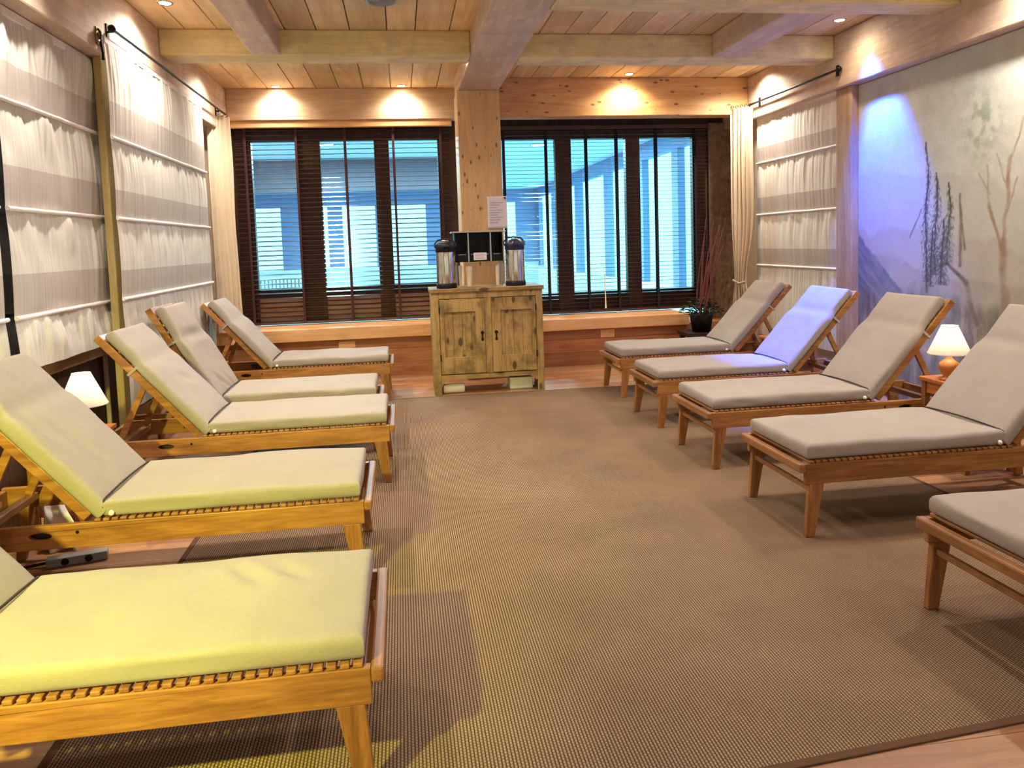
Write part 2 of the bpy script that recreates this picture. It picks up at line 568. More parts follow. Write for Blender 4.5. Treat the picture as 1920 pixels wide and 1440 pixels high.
# venetian blinds
def blind(label, x0, x1, zb, zt, tapes, tilt, tmats, pitch, yb=9.215):
    b = thing('venetian_blind', label, 'window blind', (0, 0, 0))
    sl = MB()
    n = int((zt - zb) / pitch)
    for i in range(n):
        z = zb + 0.03 + (zt - zb - 0.05) * i / (n - 1)
        t = tilt + random.uniform(-0.05, 0.05)
        dy, dz = 0.024 * math.cos(t), 0.024 * math.sin(t)
        sag = random.uniform(-0.002, 0.002)
        p = [(x0, yb - dy, z - dz), (x1, yb - dy, z - dz + sag), (x1, yb + dy, z + dz + sag), (x0, yb + dy, z + dz)]
        sl.hexa(p + [(q[0], q[1], q[2] + 0.004) for q in p])
    sl.build('slats', M['slat'], b)
    MB().box(x0, x1, yb - 0.03, yb + 0.03, zt, zt + 0.05).build('head_rail', M['slat'], b, 0.004)
    MB().box(x0, x1, yb - 0.025, yb + 0.025, zb, zb + 0.02).build('bottom_rail', M['slat'], b, 0.004)
    for k, tx in enumerate(tapes):
        t = MB()
        t.box(tx - 0.014, tx + 0.014, yb - 0.031, yb - 0.029, zb, zt)
        t.box(tx - 0.014, tx + 0.014, yb + 0.029, yb + 0.031, zb, zt)
        t.build('ladder_tape', tmats[k % len(tmats)], b)
    return b


b1 = blind('dark red venetian blind with half closed slats in the window beside the cream drape', -1.82, 0.64, 0.60, 2.85, [-1.70, -1.135, -0.585, -0.03, 0.52], 0.24, [M['tape']], 0.054)
b2 = blind('dark venetian blind with flat open slats behind the coffee cabinet and twig plant', 1.13, 3.84, 0.58, 2.80, [1.27, 1.785, 2.28, 2.66, 3.16, 3.66], 0.05, [M['tape_black']], 0.046)
cd = MB().tube([(2.47, 9.17, 1.05), (2.468, 9.17, 0.9), (2.472, 9.165, 0.75), (2.47, 9.16, 0.62)], 0.007, 8)
cd.tube([(2.47, 9.16, 0.70), (2.47, 9.16, 0.62)], [0.008, 0.013], 8)
cd.build('pull_cord', M['cup'], b2)

# ------------------------------------------------------------------ pool room beyond the windows
box_struct('floor_far', (-7, 5, 9.7, 23, -0.1, 0.0), M['far_tile'])
box_struct('ceiling_far', (-7, 4.0, 9.45, 23, 2.98, 3.1), M['far_ceiling'])
box_struct('beam_far', (-7, 0.9, 13.6, 14.0, 2.45, 2.98), M['far_beam'])
box_struct('wall_far_left', (-7.1, -7, 9.45, 23, 0, 3.1), M['far_white'])


def far_wall(name, axis, at, spans, z0, z1, a0, a1, th=0.18):
    """window wall: sill, head and posts, openings to the daylight"""
    w = thing(name, None, None)
    w['kind'] = 'structure'

    def bx(p, q, za, zb):
        return (p, q, at, at + th, za, zb) if axis == 'x' else (at, at + th, p, q, za, zb)
    MB().box(*bx(a0, a1, 0, z0)).build('window_sill', M['far_white'], w)
    MB().box(*bx(a0, a1, z1, 3.0)).build('window_head', M['far_frame'], w)
    for p, q in spans:
        MB().box(*bx(p, q, z0, z1)).build('window_post', M['far_frame'], w)
    for (a, b), (c, d) in zip(spans[:-1], spans[1:]):
        q_ = bx(b, c, z0, z1)
        q_ = (q_[0], q_[1], at + th * 0.6, at + th * 0.7, z0, z1) if axis == 'x' else (at + th * 0.6, at + th * 0.7, q_[2], q_[3], z0, z1)
        MB().box(*q_).build('window_pane', M['daylight'], w)


far_wall('window_4', 'x', 21.8, [(-7, -4.2), (-3.2, -2.55), (-1.95, -1.55), (-0.65, -0.35), (0.75, 1.4), (1.95, 2.6), (3.3, 4.0)], 0.9, 2.62, -7, 4.0)
far_wall('window_5', 'y', 3.92, [(9.45, 9.62), (10.5, 10.75), (12.1, 12.5), (14.2, 14.5), (16.6, 17.0), (19.3, 19.7), (21.5, 21.98)], 0.75, 2.72, 9.45, 21.98)

rad = thing('radiator', 'white ribbed radiator under the pool room window behind the two right panes', 'radiator', (3.7, 18.0, 0))
for i in range(1):
    r_ = MB()
    for k in range(24):
        r_.box(-0.04, 0.04, k * 0.1, k * 0.1 + 0.06, 0.15, 0.72)
    r_.build('fins', M['white'], rad)
    MB().box(-0.03, 0.03, 0, 2.4, 0.68, 0.74).build('manifold', M['white'], rad)
    MB().box(-0.03, 0.03, 0.1, 0.16, 0, 0.2).build('foot', M['white'], rad)
    MB().box(-0.03, 0.03, 2.2, 2.26, 0, 0.2).build('foot', M['white'], rad)
r2 = copy_tree(rad)
r2.location = (-2.2, 21.6, 0)
r2.rotation_euler = (0, 0, PI / 2)
r2['label'] = 'white ribbed radiator on the far pool room wall behind the left blind'


# ------------------------------------------------------------------ rug
rg = thing('rug', 'brown ribbed sisal rug covering the floor between the two rows of loungers', 'rug')
pts = [(-1.08, 1.72), (2.92, 2.04), (2.94, 7.32), (-1.12, 7.37)]
f_ = MB()
f_.hexa([(p[0], p[1], 0.0005) for p in pts] + [(p[0], p[1], 0.006) for p in pts])
f_.build('woven_field', M['rug'], rg)
e_ = MB()
for a, b in zip(pts, pts[1:] + pts[:1]):
    e_.bar((a[0], a[1], 0.0035), (b[0], b[1], 0.0035), 0.03, 0.006)
e_.build('bound_edge', M['rug_edge'], rg, 0.003)


# ------------------------------------------------------------------ loungers
def cushion_mesh(L, W, T, seed, folds, r=0.022):
    """rounded pad, x 0..L, y centred, z 0..T, with soft dents"""
    def axis(n, a, b, step):
        e = [0, 0.0025, 0.007, 0.013, 0.021, 0.032]
        out_ = [a + q for q in e]
        k = max(2, int((b - a - 0.064) / step))
        out_ += [a + 0.032 + (b - a - 0.064) * i / k for i in range(1, k)]
        out_ += [b - q for q in reversed(e)]
        return out_
    X = axis(0, 0, L, 0.022)
    Y = axis(0, -W / 2, W / 2, 0.022)
    nx, ny = len(X), len(Y)
    rn = random.Random(seed)
    off = Vector((rn.uniform(0, 50), rn.uniform(0, 50), rn.uniform(0, 50)))

    def pos(i, j, top):
        x, y = X[i], Y[j]
        # wobbly outline
        d = min(x, L - x, W / 2 - abs(y))
        # round the four corners
        e = min(1.0, d / r)
        q = math.sqrt(max(0.0, 1 - (1 - e) ** 2))
        wob = noise.noise(Vector((x * 5, y * 5, 7)) + off) * 0.006
        if top:
            u, v = (x / L * 2 - 1), y / (W / 2)
            z = T - r + r * q + 0.012 * (1 - u ** 4) * (1 - v ** 4)
            z += q * noise.noise(Vector((x * 3.2, y * 3.2, 0)) + off) * 0.010
            z += q * noise.noise(Vector((x * 9, y * 9, 4)) + off) * 0.0035
            for (fx, fy, fa, fl_, fw, fd) in folds:
                c, s_ = math.cos(fa), math.sin(fa)
                p, t = (x - fx) * c + (y - fy) * s_, -(x - fx) * s_ + (y - fy) * c
                z -= q * fd * math.exp(-(p / fl_) ** 2 - (t / fw) ** 2)
                z += q * 0.45 * fd * (math.exp(-(p / fl_) ** 2 - ((t - 2 * fw) / fw) ** 2) + math.exp(-(p / fl_) ** 2 - ((t + 2 * fw) / fw) ** 2))
        else:
            z = r - r * q * 0.9
        return (x + wob * (1 if i in (0, nx - 1) else 0.3), y + (wob if j in (0, ny - 1) else 0), z)
    mb = MB()
    mb.grid(lambda i, j: pos(i, j, True), nx, ny)
    mb.grid(lambda i, j: pos(i, j, False), nx, ny)
    # sides
    n0 = nx * ny
    ring = [(i, 0) for i in range(nx)] + [(nx - 1, j) for j in range(1, ny)] + [(i, ny - 1) for i in range(nx - 2, -1, -1)] + [(0, j) for j in range(ny - 2, 0, -1)]
    for a, b in zip(ring, ring[1:] + ring[:1]):
        ia, ib = a[1] * nx + a[0], b[1] * nx + b[0]
        mb.f.append([ia, ib, n0 + ib, n0 + ia])
        mb.s.append(True)
    return mb


def rail_with_slot(y0, y1):
    """long side board with the oval hand slot near the head end"""
    bm = bmesh.new()
    outer = [(0, .26), (1.74, .26), (1.74, .36), (0, .36)]
    inner = [(1.31 + (0.028 * math.copysign(1, math.cos(t)) if False else 0) + 0.045 * math.cos(t), 0.315 + 0.016 * math.sin(t)) for t in [2 * PI * k / 20 for k in range(20)]]
    es = []
    for loop in (outer, inner):
        vs = [bm.verts.new((p[0], y0, p[1])) for p in loop]
        for a, b in zip(vs, vs[1:] + vs[:1]):
            es.append(bm.edges.new((a, b)))
    r = bmesh.ops.triangle_fill(bm, edges=es, use_beauty=True)
    fs = [f for f in r['geom'] if isinstance(f, bmesh.types.BMFace)]
    ex = bmesh.ops.extrude_face_region(bm, geom=fs)
    for v in ex['geom']:
        if isinstance(v, bmesh.types.BMVert):
            v.co.y = y1
    bm.verts.index_update()
    mb = MB()
    mb.add([v.co.copy() for v in bm.verts], [[v.index for v in f.verts] for f in bm.faces])
    bm.free()
    return mb


W2 = 0.315


def make_lounger(label, x, y, rz, ang=49.0, seed=1, seat_t=0.074, folds=(), bfolds=(), lift=0.0):
    t = thing('sun_lounger', label, 'sun lounger', (x, y, 0.007), rz, 'wooden sun loungers in two rows')
    for s in (-1, 1):
        ya, yb = (s * W2, s * (W2 - 0.027))
        rail_with_slot(min(ya, yb), max(ya, yb)).build('side_rail', M['lounger'], t, 0.003)
        MB().box(1.25, 1.37, min(s * (W2 - 0.027), s * (W2 - 0.033)), max(s * (W2 - 0.027), s * (W2 - 0.033)), 0.29, 0.34).build('slot_shadow_plate', M['bench'], t)  # added dark plate, stands in for the shade under the lounger
        yc = s * (W2 - 0.0155)
        # front leg, tapered and splayed towards the foot
        lg = MB()
        q = []
        for (xa, xb, z) in ((-0.002, 0.045, 0.0), (0.018, 0.095, 0.262)):
            q += [(xa, yc - 0.0145, z), (xb, yc - 0.0145, z), (xb, yc + 0.0145, z), (xa, yc + 0.0145, z)]
        lg.hexa(q)
        lg.build('leg', M['lounger_leg'], t, 0.004)
        lg = MB()
        q = []
        for (xa, xb, z) in ((1.655, 1.70, 0.0), (1.60, 1.675, 0.262)):
            q += [(xa, yc - 0.0145, z), (xb, yc - 0.0145, z), (xb, yc + 0.0145, z), (xa, yc + 0.0145, z)]
        lg.hexa(q)
        lg.build('leg', M['lounger_leg'], t, 0.004)
        pin = MB().tube([(1.165, s * (W2 - 0.03), 0.325), (1.165, s * (W2 + 0.0015), 0.325)], 0.007, 12)
        pin.build('pivot_pin', M['iron'], t)
    MB().box(-0.035, 0.0, -W2 - 0.004, W2 + 0.004, 0.318, 0.362).build('foot_rail', M['lounger_slat'], t, 0.008)
    MB().box(0.028, 0.05, -W2 + 0.03, W2 - 0.03, 0.215, 0.24).build('stretcher', M['lounger_slat'], t, 0.004)
    MB().box(1.715, 1.74, -W2 + 0.027, W2 - 0.027, 0.27, 0.35).build('head_rail', M['lounger_slat'], t, 0.004)
    sl = MB()
    xx = 0.02
    while xx < 1.10:
        sl.box(xx, xx + 0.025, -W2 + 0.004, W2 - 0.004, 0.3605, 0.373)
        xx += 0.034
    sl.build('slat_deck', M['lounger_slat'], t, 0.003)
    # backrest
    a = math.radians(ang)
    c, s_ = math.cos(a), math.sin(a)
    hx, hz = 1.135, 0.372

    def B(u, v, w):   # u along the back, v across, w normal to it (towards the sitter)
        return (hx + u * c - w * s_, v, hz + u * s_ + w * c)
    fr = MB()
    for sg in (-1, 1):
        p = [B(0.0, sg * 0.282, -0.022), B(0.81, sg * 0.282, -0.022), B(0.81, sg * 0.256, -0.022), B(0.0, sg * 0.256, -0.022),
             B(0.0, sg * 0.282, 0.022), B(0.81, sg * 0.282, 0.022), B(0.81, sg * 0.256, 0.022), B(0.0, sg * 0.256, 0.022)]
        fr.hexa(p)
    for u in (0.0, 0.77):
        p = [B(u, -0.256, -0.018), B(u + 0.04, -0.256, -0.018), B(u + 0.04, 0.256, -0.018), B(u, 0.256, -0.018),
             B(u, -0.256, 0.018), B(u + 0.04, -0.256, 0.018), B(u + 0.04, 0.256, 0.018), B(u, 0.256, 0.018)]
        fr.hexa(p)
    bf = fr.build('backrest_frame', M['lounger'], t, 0.004)
    bs = MB()
    u = 0.06
    while u < 0.74:
        p = [B(u, -0.256, 0.004), B(u + 0.04, -0.256, 0.004), B(u + 0.04, 0.256, 0.004), B(u, 0.256, 0.004),
             B(u, -0.256, 0.016), B(u + 0.04, -0.256, 0.016), B(u + 0.04, 0.256, 0.016), B(u, 0.256, 0.016)]
        bs.hexa(p)
        u += 0.056
    bs.build('slats', M['lounger_slat'], bf, 0.002)
    top = B(0.42, 0, -0.03)
    for sg in (-1, 1):
        MB().bar((top[0], sg * 0.238, top[2]), (min(1.66, top[0] + 0.16), sg * 0.238, 0.34), 0.022, 0.036).build('prop_strut', M['lounger'], t, 0.003)
    MB().box(min(1.66, top[0] + 0.16) - 0.02, min(1.66, top[0] + 0.16) + 0.02, -W2 + 0.027, W2 - 0.027, 0.30, 0.335).build('cross_bar', M['lounger_slat'], t, 0.004)
    # cushions
    sc = cushion_mesh(1.055, 0.605, seat_t, seed, folds)
    if lift:
        sc.v = [(p[0], p[1], p[2] + lift * min(1, max(0, p[2] / seat_t))) for p in sc.v]
    sco = sc.build('seat_cushion', M['cushion'], t, loc=(0.012, 0, 0.371), rot=(0, 0, 0))
    pp = MB()  # dark tube along the crease line between seat and back cushion
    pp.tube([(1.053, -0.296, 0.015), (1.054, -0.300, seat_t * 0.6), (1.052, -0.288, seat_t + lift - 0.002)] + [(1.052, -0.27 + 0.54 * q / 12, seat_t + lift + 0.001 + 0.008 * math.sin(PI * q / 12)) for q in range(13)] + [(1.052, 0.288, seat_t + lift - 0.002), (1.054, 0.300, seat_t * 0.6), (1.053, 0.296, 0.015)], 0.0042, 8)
    pp.build('crease_line', M['crease_line'], sco)
    bc = cushion_mesh(0.815, 0.61, 0.070, seed + 50, bfolds)
    # pinch where the strap holds the pad
    us = 0.56
    nv = []
    for (u, v, w) in bc.v:
        k = math.exp(-((u - us) / 0.045) ** 2)
        nar = 0.90 + 0.10 / (1 + math.exp((u - us) / 0.018))
        nv.append(B(u - 0.035, v * nar, 0.024 + w * (1 - 0.12 * k)))
    bc.v = nv
    bco = bc.build('back_cushion', M['cushion'], t)
    st = MB()
    ring_in = [(-0.292, -0.026), (0.292, -0.026)]
    for sg in (-1, 1):
        a0, a1 = us - 0.04, us - 0.024
        st.hexa([B(a0, sg * 0.284, -0.026), B(a1, sg * 0.284, -0.026), B(a1, sg * 0.290, -0.026), B(a0, sg * 0.290, -0.026),
                 B(a0, sg * 0.284, 0.050), B(a1, sg * 0.284, 0.050), B(a1, sg * 0.290, 0.050), B(a0, sg * 0.290, 0.050)])
    st.hexa([B(a0, -0.290, -0.030), B(a1, -0.290, -0.030), B(a1, 0.290, -0.030), B(a0, 0.290, -0.030),
             B(a0, -0.290, -0.025), B(a1, -0.290, -0.025), B(a1, 0.290, -0.025), B(a0, 0.290, -0.025)])
    st.build('strap', M['strap'], bco)
    kn = MB()
    kn.ball((1.03, -0.308 if rz == 0 else 0.308, 0.392), 0.012, 8)
    kn.build('tie_knot', M['white_cloth'], t)
    return t


f1 = [(0.62, 0.12, 1.0, 0.10, 0.022, 0.012), (0.42, 0.16, 0.9, 0.08, 0.02, 0.010)]
# left row: heads towards the roman shades (turned half a circle)
make_lounger('wooden lounger with greige cushion under yellow light, nearest in the row before the roman shades', -0.125, 2.285, PI, 49, 3, folds=[(0.38, -0.14, 2.2, 0.09, 0.020, 0.016), (0.24, -0.12, 2.3, 0.07, 0.022, 0.012)])
make_lounger('yellow-lit wooden lounger with greige cushion, second nearest in the row before the roman shades', -0.205, 3.635, PI, 49, 8, bfolds=[(0.30, 0.05, 0.4, 0.12, 0.035, 0.012), (0.45, 0.2, 0.3, 0.10, 0.03, 0.010)])
make_lounger('wooden lounger with greige cushion, third nearest in the row before the roman shades', -0.115, 5.04, PI, 49, 14, bfolds=[(0.35, -0.02, 1.2, 0.08, 0.03, 0.010)])
make_lounger('wooden lounger with steeply raised creased cushion, fourth in the row before the roman shades', -0.205, 5.83, PI, 61, 21, seat_t=0.082, lift=0.012, bfolds=[(0.12, -0.1, 0.5, 0.09, 0.018, 0.014), (0.16, 0.08, 0.9, 0.10, 0.02, 0.014), (0.55, 0.0, 1.5, 0.2, 0.03, 0.01)])
make_lounger('pinkish lit wooden lounger with greige cushion, farthest in the row before the roman shades', -0.145, 7.59, PI, 49, 27)
# right row
make_lounger('wooden lounger with greige cushion beside the twig plant, farthest in the row before the mural', 1.955, 7.09, 0, 47, 33)
make_lounger('wooden lounger whose raised cushion glows blue under the blue spot light', 1.90, 5.90, 0, 48, 38)
make_lounger('wooden lounger with greige cushion between the blue-lit lounger and the right nightstand lamp', 1.875, 4.80, 0, 49, 45)
make_lounger('wooden lounger with greige cushion directly in front of the right white-shaded nightstand lamp', 1.865, 3.665, 0, 49, 52)
make_lounger('wooden lounger seen only by its foot end, nearest in the row before the mural', 1.945, 2.31, 0, 49, 60)


# ------------------------------------------------------------------ nightstands and lamps
def nightstand(label, x0, x1, y0, y1, zt):
    cx, cy = (x0 + x1) / 2, (y0 + y1) / 2
    hx, hy = (x1 - x0) / 2, (y1 - y0) / 2
    t = thing('nightstand', label, 'nightstand', (cx, cy, 0), 0, 'small nightstands between the loungers')
    MB().box(-hx, hx, -hy, hy, zt - 0.024, zt).build('table_top', M['night'], t, 0.004)
    MB().box(-hx + 0.03, hx - 0.03, -hy + 0.03, hy - 0.03, 0.14, 0.16).build('shelf', M['night'], t, 0.003)
    ap = MB()
    ap.box(-hx + 0.03, hx - 0.03, -hy + 0.025, -hy + 0.04, zt - 0.10, zt - 0.024)
    ap.box(-hx + 0.03, hx - 0.03, hy - 0.04, hy - 0.025, zt - 0.10, zt - 0.024)
    ap.box(-hx + 0.025, -hx + 0.04, -hy + 0.03, hy - 0.03, zt - 0.10, zt - 0.024)
    ap.box(hx - 0.04, hx - 0.025, -hy + 0.03, hy - 0.03, zt - 0.10, zt - 0.024)
    ap.build('apron', M['night'], t, 0.002)
    for sx in (-1, 1):
        for sy in (-1, 1):
            px, py = sx * (hx - 0.03), sy * (hy - 0.03)
            MB().box(px - 0.018, px + 0.018, py - 0.018, py + 0.018, 0, zt - 0.024).build('leg', M['lounger_leg'], t, 0.003)
    return t


nightstand('small orange-brown nightstand under the left white-shaded lamp', -1.93, -1.665, 4.11, 4.66, 0.50)
nightstand('small nightstand cut by the left photo edge beside the nearest loungers', -1.93, -1.62, 2.80, 3.27, 0.50)
nightstand('small orange-brown nightstand under the right white-shaded lamp beside the mural', 3.24, 3.60, 4.02, 4.44, 0.53)
nightstand('small pale nightstand between the blue-lit lounger and the farthest mural-side lounger', 3.26, 3.62, 6.26, 6.70, 0.53)
nightstand('small pale nightstand half hidden behind the steeply raised cushion', -1.82, -1.55, 6.60, 7.05, 0.50)


def table_lamp(label, x, y, z, base_round):
    t = thing('table_lamp', label, 'lamp', (x, y, z), 0, 'white-shaded table lamps')
    pr = [(0.0005, 0.0), (0.055, 0.0), (0.058, 0.012), (0.03, 0.02), (0.045, 0.04), (0.062, 0.075), (0.055, 0.105), (0.028, 0.125), (0.016, 0.14), (0.016, 0.175)]
    MB().lathe(pr, n=28).build('lamp_base', M['lamp_base'], t)
    MB().tube([(0, 0, 0.17), (0, 0, 0.22)], 0.011, 12).build('socket', M['brass'], t)
    sh = MB()
    prof = [(0.122, 0.165), (0.0475, 0.335)]
    sh.lathe(prof + [(0.0465, 0.334), (0.1205, 0.1655), (0.122, 0.165)], n=40)
    so = sh.build('lamp_shade', M['shade'], t)
    MB().lathe([(0.1225, 0.163), (0.1235, 0.166), (0.1225, 0.169)], n=40).build('shade_hem', M['white'], so)
    MB().lathe([(0.047, 0.332), (0.0485, 0.335), (0.047, 0.338)], n=40).build('shade_hem', M['white'], so)
    MB().ball((0, 0, 0.235), 0.024, 10).build('bulb', M['bulb_lamp'], t)
    L = D.lights.new('lamp_light', 'POINT')
    L.energy = 3.5
    L.color = (1.0, 0.97, 0.92)
    L.shadow_soft_size = 0.03
    lo = D.objects.new('lamp_light', L)
    COL.objects.link(lo)
    lo.parent = t
    lo.location = (0, 0, 0.27)
    return t


M['bulb_lamp'] = emit('table_bulb_glow', (255, 250, 240), 12.0)
table_lamp('table lamp with white cone shade behind the second yellow-lit lounger', -1.735, 4.40, 0.50, True)
table_lamp('table lamp with white cone shade and round wooden base in front of the mural', 3.325, 4.27, 0.53, True)

# ------------------------------------------------------------------ cabinet and what stands on it
cab = thing('cabinet', 'weathered two-door wooden cabinet standing in front of the pine post', 'cabinet', (0, 0, 0))
X0, X1, Y0, Y1 = 0.275, 1.36, 7.41, 7.90
bd = MB()
bd.box(X0, X0 + 0.022, Y0 + 0.02, Y1, 0.0, 1.0)
bd.box(X1 - 0.022, X1, Y0 + 0.02, Y1, 0.0, 1.0)
bd.box(X0, X1, Y1 - 0.015, Y1, 0.14, 1.0)
bd.box(X0 + 0.022, X1 - 0.022, Y0 + 0.03, Y1, 0.15, 0.17)
bd.build('carcass', M['cab'], cab, 0.003)
MB().box(X0 - 0.015, X1 + 0.015, Y0 - 0.015, Y1, 1.0, 1.04).build('cabinet_top', M['cab_h'], cab, 0.006)
ff = MB()
ff.box(X0, X0 + 0.068, Y0, Y0 + 0.022, 0.0, 1.0)
ff.box(X1 - 0.068, X1, Y0, Y0 + 0.022, 0.0, 1.0)
ff.box(X0 + 0.068, X1 - 0.068, Y0, Y0 + 0.022, 0.94, 1.0)
ff.box(0.785, 0.85, Y0 - 0.006, Y0 + 0.018, 0.20, 0.94)
ff.build('face_frame', M['cab'], cab, 0.004)
# shaped bottom rail with a cut-out between the feet
br = MB()
n = 40
top = 0.198


def low(t):
    e = min(t, 1 - t)
    return 0.105 + 0.05 * (1 - math.exp(-(max(0, e) / 0.05) ** 2))


vs, fs = [], []
for i in range(n + 1):
    t = i / n
    x = X0 + 0.068 + (X1 - X0 - 0.136) * t
    for yy in (Y0, Y0 + 0.022):
        vs += [(x, yy, low(t)), (x, yy, top)]
for i in range(n):
    a, b = 4 * i, 4 * (i + 1)
    fs += [(a, b, b + 1, a + 1), (a + 2, a + 3, b + 3, b + 2), (a, a + 2, b + 2, b), (a + 1, b + 1, b + 3, a + 3)]
br.add(vs, fs)
br.build('bottom_rail', M['cab_h'], cab)


def cab_door(xa, xb, key_x):
    z0, z1 = 0.205, 0.935
    st = 0.072
    d = MB()
    d.box(xa, xa + st * 0.6, Y0 - 0.004, Y0 + 0.018, z0, z1)
    d.box(xb - st * 0.6, xb, Y0 - 0.004, Y0 + 0.018, z0, z1)
    if key_x < (xa + xb) / 2:
        d.box(xa, xa + st * 1.25, Y0 - 0.005, Y0 + 0.018, z0, z1)
    else:
        d.box(xb - st * 1.25, xb, Y0 - 0.005, Y0 + 0.018, z0, z1)
    d.box(xa, xb, Y0 - 0.003, Y0 + 0.018, z1 - 0.125, z1)
    d.box(xa, xb, Y0 - 0.003, Y0 + 0.018, z0, z0 + 0.165)
    do = d.build('door', M['cab'], cab, 0.004)
    p = MB()
    n_ = 4
    for k in range(n_):
        a_ = xa + 0.04 + (xb - xa - 0.08) * k / n_
        b_ = xa + 0.04 + (xb - xa - 0.08) * (k + 1) / n_
        p.box(a_ + 0.001, b_ - 0.001, Y0 + 0.014, Y0 + 0.020, z0 + 0.15, z1 - 0.11)
    p.build('panel', M['cab'], do, 0.002)
    k = MB()
    k.tube([(key_x, Y0 - 0.010, 0.60), (key_x, Y0 - 0.004, 0.60)], 0.017, 14)
    k.box(key_x - 0.007, key_x + 0.007, Y0 - 0.009, Y0 - 0.004, 0.54, 0.60)
    k.tube([(key_x, Y0 - 0.010, 0.535), (key_x, Y0 - 0.004, 0.535)], 0.014, 14)
    k.build('keyhole_plate', M['iron'], do)


cab_door(0.347, 0.783, 0.755)
cab_door(0.852, 1.288, 0.893)
for xx, zz in ((X0 - 0.004, 0.80), (X0 - 0.004, 0.34)):
    MB().tube([(X0 + 0.07, Y0 - 0.006, zz), (X0 + 0.07, Y0 - 0.006, zz + 0.06)], 0.006, 10).build('hinge', M['iron'], cab)
    MB().tube([(X1 - 0.07, Y0 - 0.006, zz), (X1 - 0.07, Y0 - 0.006, zz + 0.06)], 0.006, 10).build('hinge', M['iron'], cab)

# white rolled towel and white box under the cabinet
tw = MB()
prf = [(0.0005, 0.0), (0.040, 0.002), (0.046, 0.012), (0.046, 0.20), (0.040, 0.212), (0.025, 0.205), (0.0005, 0.207)]
tw.lathe(prf, n=24)
tag(tw.build('rolled_towel', M['white_cloth'], None, loc=(0.36, 7.53, 0.047), rot=(0, PI / 2, 0)), 'white rolled towel under the left foot of the cabinet', 'towel')
tag(MB().box(1.03, 1.26, 7.55, 7.75, 0.0, 0.115).build('white_box', M['white'], None, 0.006), 'low white box under the right side of the cabinet', 'box')


def airpot(label, x, y, z, topm):
    t = thing('airpot', label, 'thermos', (x, y, z), 0, 'chrome airpots on the cabinet')
    MB().lathe([(0.0005, 0.0), (0.098, 0.0), (0.101, 0.01), (0.099, 0.045), (0.094, 0.05)], n=36).build('base', M['black'], t)
    MB().lathe([(0.0935, 0.048), (0.0945, 0.052), (0.0945, 0.35), (0.0935, 0.354)], n=40).build('body', M['chrome'], t)
    MB().lathe([(0.0945, 0.352), (0.098, 0.36), (0.098, 0.40), (0.092, 0.43), (0.080, 0.445), (0.05, 0.452), (0.0005, 0.453)], n=36).build('lid', topm, t)
    sp = MB()
    sp.hexa([(-0.03, -0.15, 0.395), (0.03, -0.15, 0.395), (0.03, -0.07, 0.385), (-0.03, -0.07, 0.385), (-0.028, -0.15, 0.415), (0.028, -0.15, 0.415), (0.03, -0.07, 0.425), (-0.03, -0.07, 0.425)])
    sp.tube([(0, -0.135, 0.40), (0, -0.138, 0.365)], 0.010, 10)
    sp.build('spout', topm, t, 0.004)
    MB().lathe([(0.0005, 0.452), (0.035, 0.453), (0.038, 0.462), (0.030, 0.468), (0.0005, 0.469)], n=28).build('pump_button', M['steel'], t)
    h = MB()
    h.tube([(-0.10, 0.0, 0.40), (-0.104, 0.03, 0.43), (-0.07, 0.06, 0.47), (0, 0.075, 0.48), (0.07, 0.06, 0.47), (0.104, 0.03, 0.43), (0.10, 0, 0.40)], 0.008, 10)
    h.build('handle', M['black'], t)
    return t


airpot('chrome airpot with black lid on the left end of the cabinet', 0.435, 7.53, 1.04, M['black'])
airpot('chrome airpot with navy lid on the cabinet, right of the black rack', 1.118, 7.53, 1.04, M['blue_black'])

rk = thing('tea_rack', 'black compartment rack on legs between the two airpots on the cabinet', 'rack', (0, 0, 1.04))
b = MB()
b.box(0.535, 1.018, 7.85, 7.86, 0.245, 0.535)
b.box(0.535, 0.547, 7.66, 7.85, 0.245, 0.535)
b.box(1.006, 1.018, 7.66, 7.85, 0.245, 0.535)
b.box(0.535, 1.018, 7.66, 7.86, 0.245, 0.258)
b.build('box_body', M['black'], rk, 0.002)
MB().box(0.505, 1.05, 7.63, 7.86, 0.535, 0.55).build('rack_top', M['steel'], rk, 0.004)
for xx in (0.672, 0.895):
    MB().box(xx - 0.006, xx + 0.006, 7.655, 7.85, 0.245, 0.535).build('divider', M['steel'], rk)
for xa, xb in ((0.547, 0.666), (0.678, 0.889), (0.901, 1.006)):
    MB().box(xa, xb, 7.658, 7.668, 0.258, 0.33).build('drawer_front', M['black'], rk, 0.002)
    MB().tube([(xa + 0.02, 7.652, 0.318), (xb - 0.02, 7.652, 0.318)], 0.004, 8).build('pull_bar', M['steel'], rk)
cd_ = MB().box(0.72, 0.85, 7.645, 7.649, 0.262, 0.335).build('price_card', M['paper'], rk)
ik = MB()
for k in range(4):
    ik.box(0.733, 0.837 - 0.012 * (k % 2), 7.6438, 7.645, 0.276 + 0.014 * k, 0.280 + 0.014 * k)
ik.build('lettering', M['ink'], cd_)
for xx in (0.548, 1.004):
    for yy in (7.68, 7.84):
        MB().tube([(xx, yy, 0), (xx, yy, 0.246)], 0.008, 10).build('leg', M['steel'], rk)


def cups(label, x, y, z, r, h, nrim):
    t = MB()
    t.lathe([(r * 0.72, 0.0), (r, h), (r * 1.05, h + 0.003), (r * 0.96, h + 0.003), (r * 0.70, 0.004), (0.0005, 0.004)], n=26)
    for k in range(nrim):
        zz = h + 0.006 + k * 0.010
        t.lathe([(r * 1.0, zz - 0.006), (r * 1.05, zz), (r * 1.0, zz + 0.003)], n=26)
    return tag(t.build('cup_stack', M['cup'], None, loc=(x, y, z)), label, 'cups', 'stacked cups on the cabinet')


